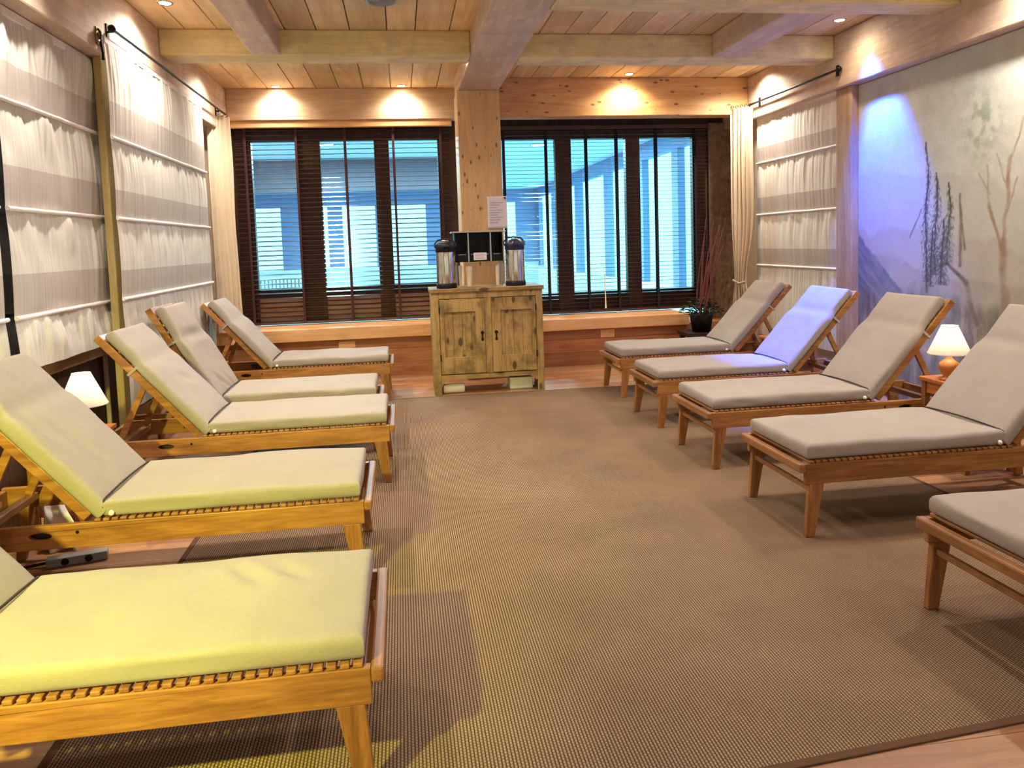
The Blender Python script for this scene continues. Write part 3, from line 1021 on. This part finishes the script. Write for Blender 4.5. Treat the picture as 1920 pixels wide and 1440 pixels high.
cups('tall cream paper cup stack under the black rack, beside the left airpot', 0.675, 7.72, 1.04, 0.034, 0.16, 4)
cups('thin white cup stack under the left edge of the black rack', 0.588, 7.72, 1.04, 0.018, 0.17, 4)
cups('thin white cup stack standing against the right airpot', 0.963, 7.72, 1.04, 0.020, 0.18, 4)

nt_ = thing('paper_notice', 'pale paper notice pinned to the corner of the pine post', 'notice', (1.04, 8.18, 1.79))
nn = MB().grid(lambda i, j: (-0.105 + 0.21 * i / 8, -0.004 - 0.006 * (i / 8) ** 2 - 0.004 * math.sin(j * 0.4), -0.17 + 0.34 * j / 12), 9, 13)
no = nn.build('sheet', M['paper'], nt_)
sm = no.modifiers.new('thick', 'SOLIDIFY'); sm.thickness = 0.0012
ik = MB()
for k in range(9):
    zz = 0.10 - 0.026 * k
    ik.box(-0.082, 0.06 - 0.03 * ((k * 7) % 3), -0.0175, -0.0165, zz, zz + 0.005)
ik.build('lettering', M['ink'], no)
MB().tube([(0.085, -0.022, 0.15), (0.085, 0.0, 0.15)], 0.012, 12).build('pin', M['blue_black'], nt_)

# outlets on the plank wall
for label, xa, xb, za, zb in (('tan double socket plate on the plank wall right of the cabinet', 2.285, 2.455, 0.315, 0.41), ('tan double socket plate on the plank wall above the farthest left lounger', -0.73, -0.545, 0.345, 0.42)):
    t = thing('wall_outlet', label, 'socket', ((xa + xb) / 2, 8.75, (za + zb) / 2), 0, 'socket plates on the plank wall')
    w, h = (xb - xa) / 2, (zb - za) / 2
    MB().box(-w, w, -0.012, 0.0, -h, h).build('plate', M['outlet'], t, 0.004)
    for sx in (-1, 1):
        MB().tube([(sx * w * 0.5, -0.013, 0), (sx * w * 0.5, -0.008, 0)], min(w * 0.4, h * 0.75), 20).build('socket_face', M['sill'], t)

# ------------------------------------------------------------------ plant with red twigs
ps = thing('plant_stand', 'low dark reddish stand in the corner under the twig plant', 'stand', (3.42, 8.35, 0))
MB().box(-0.27, 0.27, -0.2, 0.2, 0.34, 0.385).build('stand_top', M['bench'], ps, 0.006)
for sx in (-1, 1):
    for sy in (-1, 1):
        MB().box(sx * 0.22 - 0.025, sx * 0.22 + 0.025, sy * 0.15 - 0.025, sy * 0.15 + 0.025, 0, 0.34).build('leg', M['bench'], ps, 0.004)
MB().box(-0.25, 0.25, -0.18, -0.165, 0.05, 0.34).build('apron', M['bench'], ps)
pl = thing('potted_twigs', 'black pot of tall red twigs with dark green leaves in the corner', 'plant', (3.36, 8.32, 0.385))
MB().lathe([(0.0005, 0.0), (0.10, 0.0), (0.135, 0.19), (0.145, 0.20), (0.13, 0.205), (0.12, 0.17), (0.0005, 0.165)], n=32).build('pot', M['pot'], pl)
rn = random.Random(5)
for k in range(11):
    a = rn.uniform(0, 2 * PI)
    bx_, by_ = 0.06 * math.cos(a), 0.06 * math.sin(a)
    tx, tz = rn.uniform(0.08, 0.30), rn.uniform(0.85, 1.15)
    ty = rn.uniform(-0.05, 0.12)
    pts_ = []
    for i in range(9):
        u = i / 8
        pts_.append((bx_ + tx * u ** 1.2 + 0.008 * math.sin(5 * u + k), by_ + ty * u, 0.15 + tz * u))
    MB().tube(pts_, [0.008 - 0.005 * i / 8 for i in range(9)], 7).build('twig', M['twig'], pl)
lf = MB()
for k in range(150):
    a = rn.uniform(0, 2 * PI)
    r = rn.uniform(0.02, 0.20)
    c = Vector((r * math.cos(a), r * math.sin(a), 0.19 + rn.uniform(0, 0.20) * (1.1 - r / 0.25)))
    d = Vector((math.cos(a), math.sin(a), rn.uniform(-0.3, 0.7))).normalized()
    sd = d.cross(Vector((0, 0, 1))).normalized()
    L = rn.uniform(0.05, 0.10)
    w = L * 0.22
    up = sd.cross(d) * 0.012
    lf.add([c, c + d * L * 0.5 + sd * w + up, c + d * L, c + d * L * 0.5 - sd * w + up], [(0, 1, 2), (0, 2, 3)], True)
lf.build('foliage', M['leaf'], pl, normals=False)
cb = MB().tube([(3.39, 8.66, 0.55), (3.40, 8.65, 0.45), (3.375, 8.66, 0.30), (3.40, 8.66, 0.12), (3.42, 8.60, 0.012), (3.5, 8.55, 0.008)], 0.006, 8)
tag(cb.build('white_cable', M['white'], None), 'thin white cable hanging off the right end of the window sill', 'cable')

pi_ = MB().tube([(-2.056, 5.63, 0.0), (-2.056, 5.63, 0.785)], 0.016, 14)
tag(pi_.build('heating_pipe', M['plaster'], None), 'pale vertical heating pipe against the dark wainscot beside the left table lamp', 'pipe')

# power strip and cloth on the floor
st_ = thing('power_strip', 'grey power strip with two black sockets under the second nearest left lounger', 'power strip', (-1.60, 3.86, 0), 0.25)
MB().box(-0.13, 0.13, -0.03, 0.03, 0.0, 0.042).build('housing', M['grey_plastic'], st_, 0.006)
for k in (-1, 1):
    MB().tube([(k * 0.05, -0.034, 0.022), (k * 0.05, -0.02, 0.022)], 0.017, 16).build('socket', M['black'], st_)
MB().tube([(-0.13, 0, 0.02), (-0.2, 0.02, 0.01), (-0.28, 0.0, 0.008), (-0.33, 0.05, 0.008)], 0.007, 8).build('cord', M['black'], st_)
ct = MB()


def clothp(i, j):
    u, v = i / 24, j / 20
    w = 0.20 * (1 - 0.5 * v)
    x_ = (u - 0.5) * w + 0.02 * math.sin(v * 5)
    y_ = 0.03 * math.sin(u * 11 + v * 2) * (1 - 0.5 * v) + 0.03 * noise.noise((u * 4, v * 4, 1))
    return (x_, y_, 0.004 + 0.30 * v + 0.02 * noise.noise((u * 5, v * 3, 9)) * v)


ct.grid(clothp, 25, 21)
co_ = ct.build('crumpled_cloth', M['white_cloth'], None, loc=(-1.76, 4.03, 0), rot=(0, 0, 0))
sm = co_.modifiers.new('thick', 'SOLIDIFY'); sm.thickness = 0.006
tag(co_, 'crumpled white cloth bunched on the floor beside the left nightstand', 'cloth')


# ------------------------------------------------------------------ roman shades, drapes, rods
Z_BARS = (2.285, 1.725, 1.155)


def shade_fabric_mat(name, bars, ztop, band_frac, basec, bandc):
    bands = []
    zz = list(bars)
    tops = [ztop] + zz
    for zt_, zb_ in zip(tops[:-1], zz):
        bands.append((zb_ + 0.012, zb_ + (zt_ - zb_) * band_frac))
    return fabric(name, basec, 300.0, trans=0.22, bandc=bandc, bands=bands, var=0.04, streak=True)


def roman_shade(label, xw, sgn, y0, y1, ztop, zbot, bars, seed, mat, slump=0.0):
    """cloth hung flat on the wall in tucked sections; sgn = +1 faces +x"""
    t = thing('roman_blind', label, 'roman shade', (0, 0, 0), 0, 'striped cream roman shades')
    rn = random.Random(seed)
    off = rn.uniform(0, 100)
    nu = int((y1 - y0) / 0.008) + 1
    nv = int((ztop - zbot) / 0.0125) + 1
    lv = [ztop + 0.02] + list(bars) + [zbot - 0.12]

    def P(i, j):
        yy = y0 + (y1 - y0) * i / (nu - 1)
        zz = ztop + (zbot - ztop) * j / (nv - 1)
        k = 0
        while k < len(lv) - 2 and zz < lv[k + 1]: k += 1
        a, b = lv[k], lv[k + 1]
        s = min(1.0, max(0.0, (a - zz) / (a - b)))
        # cloth comes out from the bar above, bellies, returns to the bar below
        belly = math.sin(PI * s) ** 0.8 * 0.016
        amp = 0.5 * math.exp(-((s - 0.10) / 0.10) ** 2) + 0.8 * math.exp(-((s - 0.32) / 0.22) ** 2) + 0.30
        amp *= (1 - 0.85 * math.exp(-((s - 1) / 0.06) ** 2)) * (1 - 0.9 * math.exp(-(s / 0.03) ** 2))
        wv = noise.noise((yy * 15 + off, zz * 1.0, k * 3.1)) * 0.013 + noise.noise((yy * 34 + off, zz * 1.4, k * 5.7)) * 0.009
        if slump:
            wv += slump * (noise.noise((yy * 3.5 + off, zz * 2.0, 8.8)) * 0.035 + noise.noise((yy * 7 + zz * 3 + off, zz * 1.2, 2.2)) * 0.018)
        edge = min(1.0, min(yy - y0, y1 - yy) / 0.05)
        dd = belly * (0.5 + 0.5 * edge) + wv * amp * (0.15 + 0.85 * edge)
        if k == len(lv) - 2:
            dd += 0.02 * s * slump
        return (xw + sgn * (0.022 + dd), yy, zz)
    mb = MB().grid(P, nu, nv)
    fo = mb.build('fabric', mat, t, normals=False)
    for zb_ in bars:
        r = MB()
        pts_ = [(xw + sgn * 0.034, y0 - 0.004 + (y1 - y0 + 0.008) * q / 20, zb_ + 0.003 * noise.noise((q * 0.5 + off, zb_, 0))) for q in range(21)]
        r.tube(pts_, 0.0115, 10)
        r.build('batten', M['white_cloth'], t)
    MB().box(min(xw, xw + sgn * 0.03), max(xw, xw + sgn * 0.03), y0, y1, ztop - 0.03, ztop + 0.015).build('head_batten', M['white_cloth'], t, 0.003)
    return t


smatL = shade_fabric_mat('roman_cloth_left', Z_BARS, 2.78, 0.40, (236, 232, 222), (208, 199, 190))
smatM = shade_fabric_mat('roman_cloth_middle', (2.239, 1.708, 1.172), 2.90, 0.36, (236, 232, 222), (206, 197, 188))
smatR = shade_fabric_mat('roman_cloth_right', (2.28, 1.69, 1.11), 2.80, 0.33, (236, 230, 220), (202, 190, 182))
roman_shade('sagging cream roman shade nearest the left photo edge, beyond a dark window slit', -2.02, 1, 3.0, 4.205, 2.76, 0.88, Z_BARS, 11, smatL, 0.5)
roman_shade('rumpled striped cream roman shade whose hem slumps on the dado of the left wall', -2.01, 1, 4.28, 5.67, 2.76, 0.875, Z_BARS, 12, smatL, 1.0)
roman_shade('smooth striped cream roman shade on the left wall between the gold post and the drape', -1.872, 1, 5.43, 7.90, 2.88, 0.42, (2.239, 1.708, 1.172), 13, smatM, 0.14)
roman_shade('striped cream roman shade on the right wall beside the mural', 4.165, -1, 6.85, 8.50, 2.79, 0.30, (2.28, 1.69, 1.11), 14, smatR, 0.05)


def drape(label, pts_, z0, z1, npl, amp, seed, tie=None):
    t = thing('drape', label, 'curtain', (0, 0, 0), 0, 'cream side drapes')
    rn = random.Random(seed)
    P = [Vector(p) for p in pts_]
    d = P[1] - P[0]
    nrm = Vector((-d.y, d.x)).normalized()
    nu, nv = npl * 14 + 1, 90
    ph = [rn.uniform(0.7, 1.3) for _ in range(npl + 1)]

    def F(i, j):
        u, v = i / (nu - 1), j / (nv - 1)
        zz = z1 + (z0 - z1) * v
        pinch = 1.0
        sh = 0.0
        if tie:
            q = math.exp(-((zz - tie) / 0.45) ** 2) if zz > tie else math.exp(-((zz - tie) / 0.22) ** 2)
            pinch = 1 - 0.45 * q
            sh = 0.10 * q
        uu = 0.5 + (u - 0.5) * pinch + sh
        k = u * npl
        a = amp * (0.55 + 0.45 * v) * ph[int(min(k, npl))]
        w = math.sin(2 * PI * k + 0.6 * noise.noise((u * 3, v * 2, seed)))
        off = a * w + 0.03 * noise.noise((u * 5, v * 3, seed + 5))
        p = P[0] + d * uu
        return (p.x + nrm.x * off, p.y + nrm.y * off, zz)
    MB().grid(F, nu, nv).build('fabric', M['drape'], t, normals=False)
    for k in range(npl):
        u = (k + 0.5) / npl
        p = P[0] + d * u
        MB().lathe([(0.016, -0.006), (0.020, 0.0), (0.016, 0.006)], n=18).build('ring', M['iron'], t, loc=(p.x, p.y, z1 + 0.012), rot=(PI / 2, 0, 0))
    if tie:
        c = P[0] + d * 0.6
        MB().tube([(c.x - d.x * 0.28 + nrm.x * 0.06, c.y - d.y * 0.28 + nrm.y * 0.06, tie), (c.x + nrm.x * 0.07, c.y + nrm.y * 0.07, tie - 0.02), (c.x + d.x * 0.30 + nrm.x * 0.05, c.y + d.y * 0.30 + nrm.y * 0.05, tie + 0.02)], 0.014, 8).build('tie_back', M['strap'], t)
    return t


drape('cream pleated drape gathered at the left corner beside the dark red blind', [(-1.945, 8.50), (-1.80, 8.88)], 0.60, 2.93, 5, 0.045, 3)
drape('cream pleated drape tied back at the right corner behind the twig plant', [(4.05, 8.42), (3.86, 8.60)], 0.42, 2.93, 5, 0.04, 6, tie=0.92)


def rod(label, x, y0, y1, z, sgn):
    t = thing('curtain_rod', label, 'curtain rod', (x, y0, z), 0, 'black curtain rods on the side beams')
    MB().tube([(0, 0, 0), (0, y1 - y0, 0)], 0.011, 12).build('pole', M['iron'], t)
    MB().ball((0, -0.015, 0), 0.026, 10).build('finial', M['iron'], t)
    for yy in (0.06, y1 - y0 - 0.2):
        b_ = MB()
        w_ = 0.058 if sgn < 0 else 0.035
        b_.tube([(0, yy, 0), (sgn * w_, yy, 0)], 0.008, 10)
        b_.box(min(sgn * (w_ - 0.009), sgn * (w_ + 0.001)), max(sgn * (w_ - 0.009), sgn * (w_ + 0.001)), yy - 0.02, yy + 0.02, -0.05, 0.05)
        b_.build('bracket', M['iron'], t)
    return t


rod('black iron curtain rod along the left beam, ending at a ball finial', -1.812, 5.50, 8.80, 2.95, -1)
rod('black iron curtain rod along the right beam above the striped shade', 4.045, 6.68, 8.50, 2.95, 1)
hk = thing('wall_hook', 'ornate dark iron hook on the left beam beside the rod finial', 'hook', (-1.87, 5.38, 2.80))
h1 = MB().tube([(0.006, 0, 0.12), (0.02, 0, 0.10), (0.022, 0, 0.02), (0.03, 0, -0.03), (0.02, 0.02, -0.07)], 0.009, 8)
h1.build('stem', M['iron'], hk)
MB().tube([(0.02, -0.05 + 0.028 * math.cos(q * PI / 6), 0.06 + 0.03 * math.sin(q * PI / 6)) for q in range(12)], 0.008, 8).build('scroll', M['brass'], hk)
MB().box(0.0, 0.008, -0.03, 0.03, 0.02, 0.13).build('plate', M['brass'], hk, 0.003)

# ------------------------------------------------------------------ mural
def mix3(a, b, t):
    return tuple(p + (q - p) * t for p, q in zip(a, b))


def sst(a, b, v):
    t = min(1, max(0, (v - a) / (b - a)))
    return t * t * (3 - 2 * t)


FIRS = [(5.66, 1.04, 2.16, 0.075, 1), (5.55, 1.10, 1.90, 0.085, 2), (5.41, 1.18, 1.82, 0.07, 3), (5.47, 1.02, 1.55, 0.07, 4), (5.60, 1.0, 1.45, 0.05, 5)]
STEMS = [(4.83, 0.80, 4.86, 1.35, 0.030, (150, 124, 102)), (4.86, 1.33, 4.80, 1.95, 0.014, (156, 130, 108)), (4.86, 1.25, 4.99, 1.62, 0.014, (156, 130, 108)),
         (4.99, 1.60, 5.02, 1.9, 0.008, (164, 142, 120)), (4.80, 1.93, 4.70, 2.2, 0.007, (164, 142, 120)), (4.82, 1.72, 4.92, 1.98, 0.006, (164, 142, 120)),
         (4.84, 1.55, 4.74, 1.80, 0.006, (160, 138, 116)), (4.98, 1.7, 5.10, 1.86, 0.005, (164, 142, 120)),
         (5.275, 1.18, 5.285, 1.72, 0.013, (112, 98, 84)), (5.27, 1.48, 5.23, 1.30, 0.010, (126, 112, 96)),
         (5.58, 1.16, 5.42, 1.20, 0.010, (104, 92, 78)), (5.42, 1.20, 5.22, 1.05, 0.014, (104, 92, 78)), (5.22, 1.05, 5.10, 0.75, 0.020, (120, 112, 98)),
         (5.66, 0.95, 5.665, 1.9, 0.007, (78, 70, 60)), (5.72, 1.62, 5.86, 1.40, 0.008, (112, 98, 88))]


def mural_col(y, z):
    fb = lambda s_, o=0.0: noise.fractal((y * s_ + o, z * s_, o), 1.0, 2.0, 4)
    wy = y + 0.020 * noise.noise((y * 6, z * 6, 1.5)) + 0.006 * noise.noise((y * 25, z * 25, 2.5))
    wz = z + 0.020 * noise.noise((y * 6, z * 6, 7.5))
    big, mid_, fine = fb(1.1, 3), fb(2.6), fb(8, 9)
    c = mix3((182, 178, 168), (206, 210, 202), sst(0.7, 2.2, z))
    c = mix3(c, (216, 212, 196), min(1, max(0, 0.5 * sst(5.5, 4.6, y) + 0.35 * big)))
    c = tuple(v * (1 + 0.05 * mid_ + 0.035 * fine) for v in c)
    c = mix3(c, (176, 182, 168), min(0.6, max(0, 0.5 * mid_ + 0.1)))
    # soft ridges fading downwards
    for (hz, am, col, o, st_) in ((1.98, 0.22, (180, 178, 164), 1.0, 0.45), (1.55, 0.20, (172, 152, 144), 5.0, 0.5), (1.26, 0.14, (150, 138, 130), 9.0, 0.5)):
        rz = hz + am * noise.fractal((wy * 1.2 + o, 0, o), 1.0, 2.0, 4) - 0.10 * (6.6 - y)
        d = rz - wz
        if d > 0:
            c = mix3(c, col, st_ * sst(0, 0.05, d) * math.exp(-d / 0.30) * (0.75 + 0.5 * fine))
    # dark slope at the post
    top = 1.48 - (6.62 - y) * 0.80 + 0.04 * fb(5, 2)
    if z < top and y > 5.70:
        d = top - z
        k = 0.5 + 0.6 * noise.fractal(((y * 0.8 - z) * 16, (y + z) * 3.0, 6), 1.0, 2.0, 4)
        c = mix3(c, mix3((92, 98, 112), (142, 142, 144), min(1, max(0, k))), 0.8 * sst(0, 0.03, d) * sst(5.70, 6.0, y))
    # rocks and undergrowth, in upright strokes
    g_ = 1.06 + 0.14 * fb(2.5, 4) - 0.04 * (y - 5)
    if z < g_:
        k = sst(0, 0.22, g_ - z)
        v = 0.5 + 0.75 * noise.fractal((wy * 10, wz * 2.6, 4), 1.0, 2.0, 5)
        c = mix3(c, mix3((86, 82, 68), (182, 170, 150), min(1, max(0, v))), 0.75 * k)
        c = mix3(c, (112, 118, 98), 0.5 * k * min(1, max(0, 1.4 * fb(5, 12))))
    # hazy leaf crown
    d = ((y - 5.08) / 0.17) ** 2 + ((z - 2.2) / 0.22) ** 2
    if d < 4:
        c = mix3(c, (136, 150, 126), 0.75 * math.exp(-d) * min(1, max(0, 0.4 + 1.6 * fb(12, 7))))
    for (ya, za, yb, zb, w_, col) in STEMS:
        t = min(1, max(0, ((wy - ya) * (yb - ya) + (wz - za) * (zb - za)) / ((yb - ya) ** 2 + (zb - za) ** 2)))
        dd = math.hypot(wy - ya - t * (yb - ya), wz - za - t * (zb - za))
        if dd < w_ * 1.8:
            c = mix3(c, col, (0.65 + 0.4 * fine) * sst(w_ * 1.8, w_ * 0.4, dd))
    for (fy, z0, z1, w_, o) in FIRS:
        if z0 < z < z1:
            u = (z1 - z) / (z1 - z0)
            a = abs(wy - fy - 0.01 * math.sin(z * 9 + o))
            wd = w_ * (0.10 + 0.9 * u ** 0.7)
            if a < wd * 1.3:
                # drooping twigs: patches slanting down away from the trunk
                q = noise.fractal((wy * 55 + o * 5, (z + a * 1.1) * 42, o), 1.0, 2.0, 3)
                dens = (1 - a / (wd * 1.3)) * 1.3 + 1.5 * q - 0.25 - (0.25 if o == 1 else 0)
                c = mix3(c, (84, 82, 70), 0.66 * sst(-0.1, 0.9, dens))
            if a < 0.007:
                c = mix3(c, (74, 68, 58), 0.7)
    return lin(tuple(min(255, max(0, v)) for v in c))


ys = []
yv = 6.588
while yv > 1.0:
    ys.append(yv)
    yv -= 0.0085 if yv > 4.1 else 0.06
zs_ = [0.0 + 0.06 * i for i in range(8)] + [0.48 + 0.0085 * i for i in range(int((2.79 - 0.48) / 0.0085) + 1)]
mu = MB().grid(lambda i, j: (4.192, ys[i], zs_[j]), len(ys), len(zs_), True)
mo = mu.build('wall_mural', M['mural'], None, normals=False)
at = mo.data.color_attributes.new('paint', 'FLOAT_COLOR', 'POINT')
buf = []
for v in mo.data.vertices:
    buf += list(mural_col(v.co.y, v.co.z)) + [1.0]
at.data.foreach_set('color', buf)
tag(mo, 'faded mural of fir trees and misty mountains painted on the right wall', 'mural', None, 'thing')


# ------------------------------------------------------------------ lights
def downlight(label, x, y, power, color=(1.0, 0.80, 0.60), cone=150, blend=1.0, z=ZC, visible=True, aim=None, size=0.05):
    L = D.lights.new('spot_light', 'SPOT')
    L.energy = power
    L.color = color
    L.spot_size = math.radians(cone)
    L.spot_blend = blend
    L.shadow_soft_size = size
    lo = D.objects.new('spot_light', L)
    COL.objects.link(lo)
    if visible:
        t = thing('downlight', label, 'ceiling light', (x, y, z), 0, 'recessed ceiling downlights')
        MB().lathe([(0.040, -0.002), (0.052, -0.008), (0.056, -0.003), (0.056, 0.0)], n=28).build('trim_ring', M['steel'], t)
        MB().lathe([(0.0005, -0.007), (0.040, -0.005)], n=24).build('lens', M['bulb'], t)
        lo.parent = t
        lo.location = (0, 0, -0.03)
    else:
        lo.location = (x, y, z - 0.03)
    if aim is not None:
        d = Vector(aim) - Vector((x, y, z - 0.03))
        lo.rotation_euler = d.to_track_quat('-Z', 'Y').to_euler()
    return lo


WARM = (1.0, 0.90, 0.77)
P0 = 142
downlight('glowing downlight before the back beam near the left drape', -1.30, 9.03, P0 * 0.36, WARM)
downlight('glowing downlight before the back beam beside the pine post', 0.09, 9.0, P0 * 0.36, WARM)
downlight('glowing downlight before the orange pine beam on the right of the post', 2.60, 8.42, P0 * 0.6, (1.0, 0.76, 0.5))
downlight('glowing downlight by the right side beam above the blue-lit lounger', 3.84, 6.32, P0 * 0.14, (1.0, 0.78, 0.55))
downlight('glowing downlight at the top edge above the left curtain rod', -1.62, 6.05, P0, WARM)
# further lamps of the wall rows, plus unseen centre lamps added as fill
for (x, y, p) in ((-1.55, 8.0, 0.8), (3.86, 8.1, 0.9), (-1.55, 4.05, 0.8), (3.86, 4.3, 1.1), (-1.6, 2.2, 0.3), (3.8, 2.3, 0.5), (-0.06, 5.93, 0.8), (1.81, 5.98, 0.25), (0.2, 4.2, 0.6), (1.9, 3.9, 0.6), (0.5, 7.0, 0.5), (1.9, 1.6, 0.3)):
    if p:
        downlight(None, x, y, P0 * p, WARM, visible=False)
# coloured mood lights
downlight(None, 3.84, 6.27, 700, (0.015, 0.10, 1.0), cone=50, blend=0.7, visible=False, aim=(4.25, 6.16, 1.35))
downlight(None, 3.72, 5.90, 2300, (0.015, 0.085, 1.0), cone=33, blend=0.8, visible=False, aim=(3.36, 5.86, 0.9))
downlight(None, -1.6, 0.2, 560, (0.97, 1.0, 0.16), cone=70, blend=0.9, z=2.3, visible=False, aim=(-1.3, 2.6, 0.25))

for label, x, y in (('round metal ceiling speaker grille left of the long beam', -0.06, 5.93), ('round metal ceiling speaker grille right of the long beam', 1.81, 5.98)):
    t = thing('ceiling_speaker', label, 'ceiling speaker', (x, y, ZC), 0, 'round ceiling speaker grilles')
    MB().lathe([(0.105, -0.006), (0.118, -0.012), (0.124, -0.006), (0.124, 0.0)], n=40).build('rim', M['steel'], t)
    gm = MB()
    gm.lathe([(0.0005, -0.004), (0.106, -0.004)], n=32)
    for r_ in (0.02, 0.04, 0.06, 0.08, 0.098):
        gm.lathe([(r_ - 0.004, -0.005), (r_, -0.012), (r_ + 0.004, -0.005)], n=32)
    gm.build('mesh_grille', M['grey_plastic'], t)

for (x, y) in ((-3.0, 16.5), (2.2, 12.0), (-1.0, 11.6), (0.6, 17.5)):
    t = thing('ceiling_lamp', {(-3.0, 16.5): 'cool ceiling lamp far behind the left blind', (2.2, 12.0): 'cool ceiling lamp in the pool room behind the middle pane of the right window', (-1.0, 11.6): 'cool ceiling lamp in the pool room behind the middle of the left blind', (0.6, 17.5): 'cool ceiling lamp in the pool room behind the pine post'}[(x, y)], 'ceiling light', (x, y, 2.98), 0, 'pool room ceiling lamps')
    MB().lathe([(0.10, -0.01), (0.12, -0.015), (0.125, 0.0)], n=28).build('trim_ring', M['steel'], t)
    MB().lathe([(0.0005, -0.014), (0.10, -0.01)], n=24).build('lens', M['bulb_cool'], t)
    L = D.lights.new('pool_area', 'AREA')
    L.shape = 'DISK'
    L.size = 0.3
    L.energy = 260
    L.color = (0.42, 0.85, 1.0)
    lo = D.objects.new('pool_area', L)
    COL.objects.link(lo)
    lo.parent = t
    lo.location = (0, 0, -0.05)

# warm-white world fill, added to enter through the room's open rear
w = D.worlds.new('world')
SC.world = w
w.use_nodes = True
bg = w.node_tree.nodes['Background']
bg.inputs[0].default_value = (1.0, 0.95, 0.88, 1)
bg.inputs[1].default_value = 0.5

# ------------------------------------------------------------------ camera
YAW, PIT, ROL, CY, H = .1417, .0775, .0328, 566.57, 1.4648
cy, sy, cp, sp, cr, sr = math.cos(YAW), math.sin(YAW), math.cos(PIT), math.sin(PIT), math.cos(ROL), math.sin(ROL)
fwd = Vector((sy * cp, cy * cp, -sp))
right = Vector((cy, -sy, 0))
down = fwd.cross(right)
r2_ = right * cr + down * sr
d2_ = down * cr - right * sr
cam = D.cameras.new('camera')
cam.sensor_fit = 'HORIZONTAL'
cam.sensor_width = 36
cam.lens = 27.0
cam.shift_y = (CY - 720) / 1920
cam.clip_start = 0.05
cam.clip_end = 100
co = D.objects.new('camera', cam)
COL.objects.link(co)
mt = Matrix((r2_, -d2_, -fwd)).transposed().to_4x4()
mt.translation = (0, 0, H)
co.matrix_world = mt
SC.camera = co

SC.view_settings.view_transform = 'Standard'
SC.view_settings.look = 'None'
SC.view_settings.exposure = 0.65
SC.view_settings.gamma = 1.0
SC.view_settings.use_curve_mapping = False
SC.cycles.use_denoising = True
SC.cycles.max_bounces = 8
SC.cycles.diffuse_bounces = 5
SC.cycles.transparent_max_bounces = 12
SC.cycles.sample_clamp_indirect = 6.0
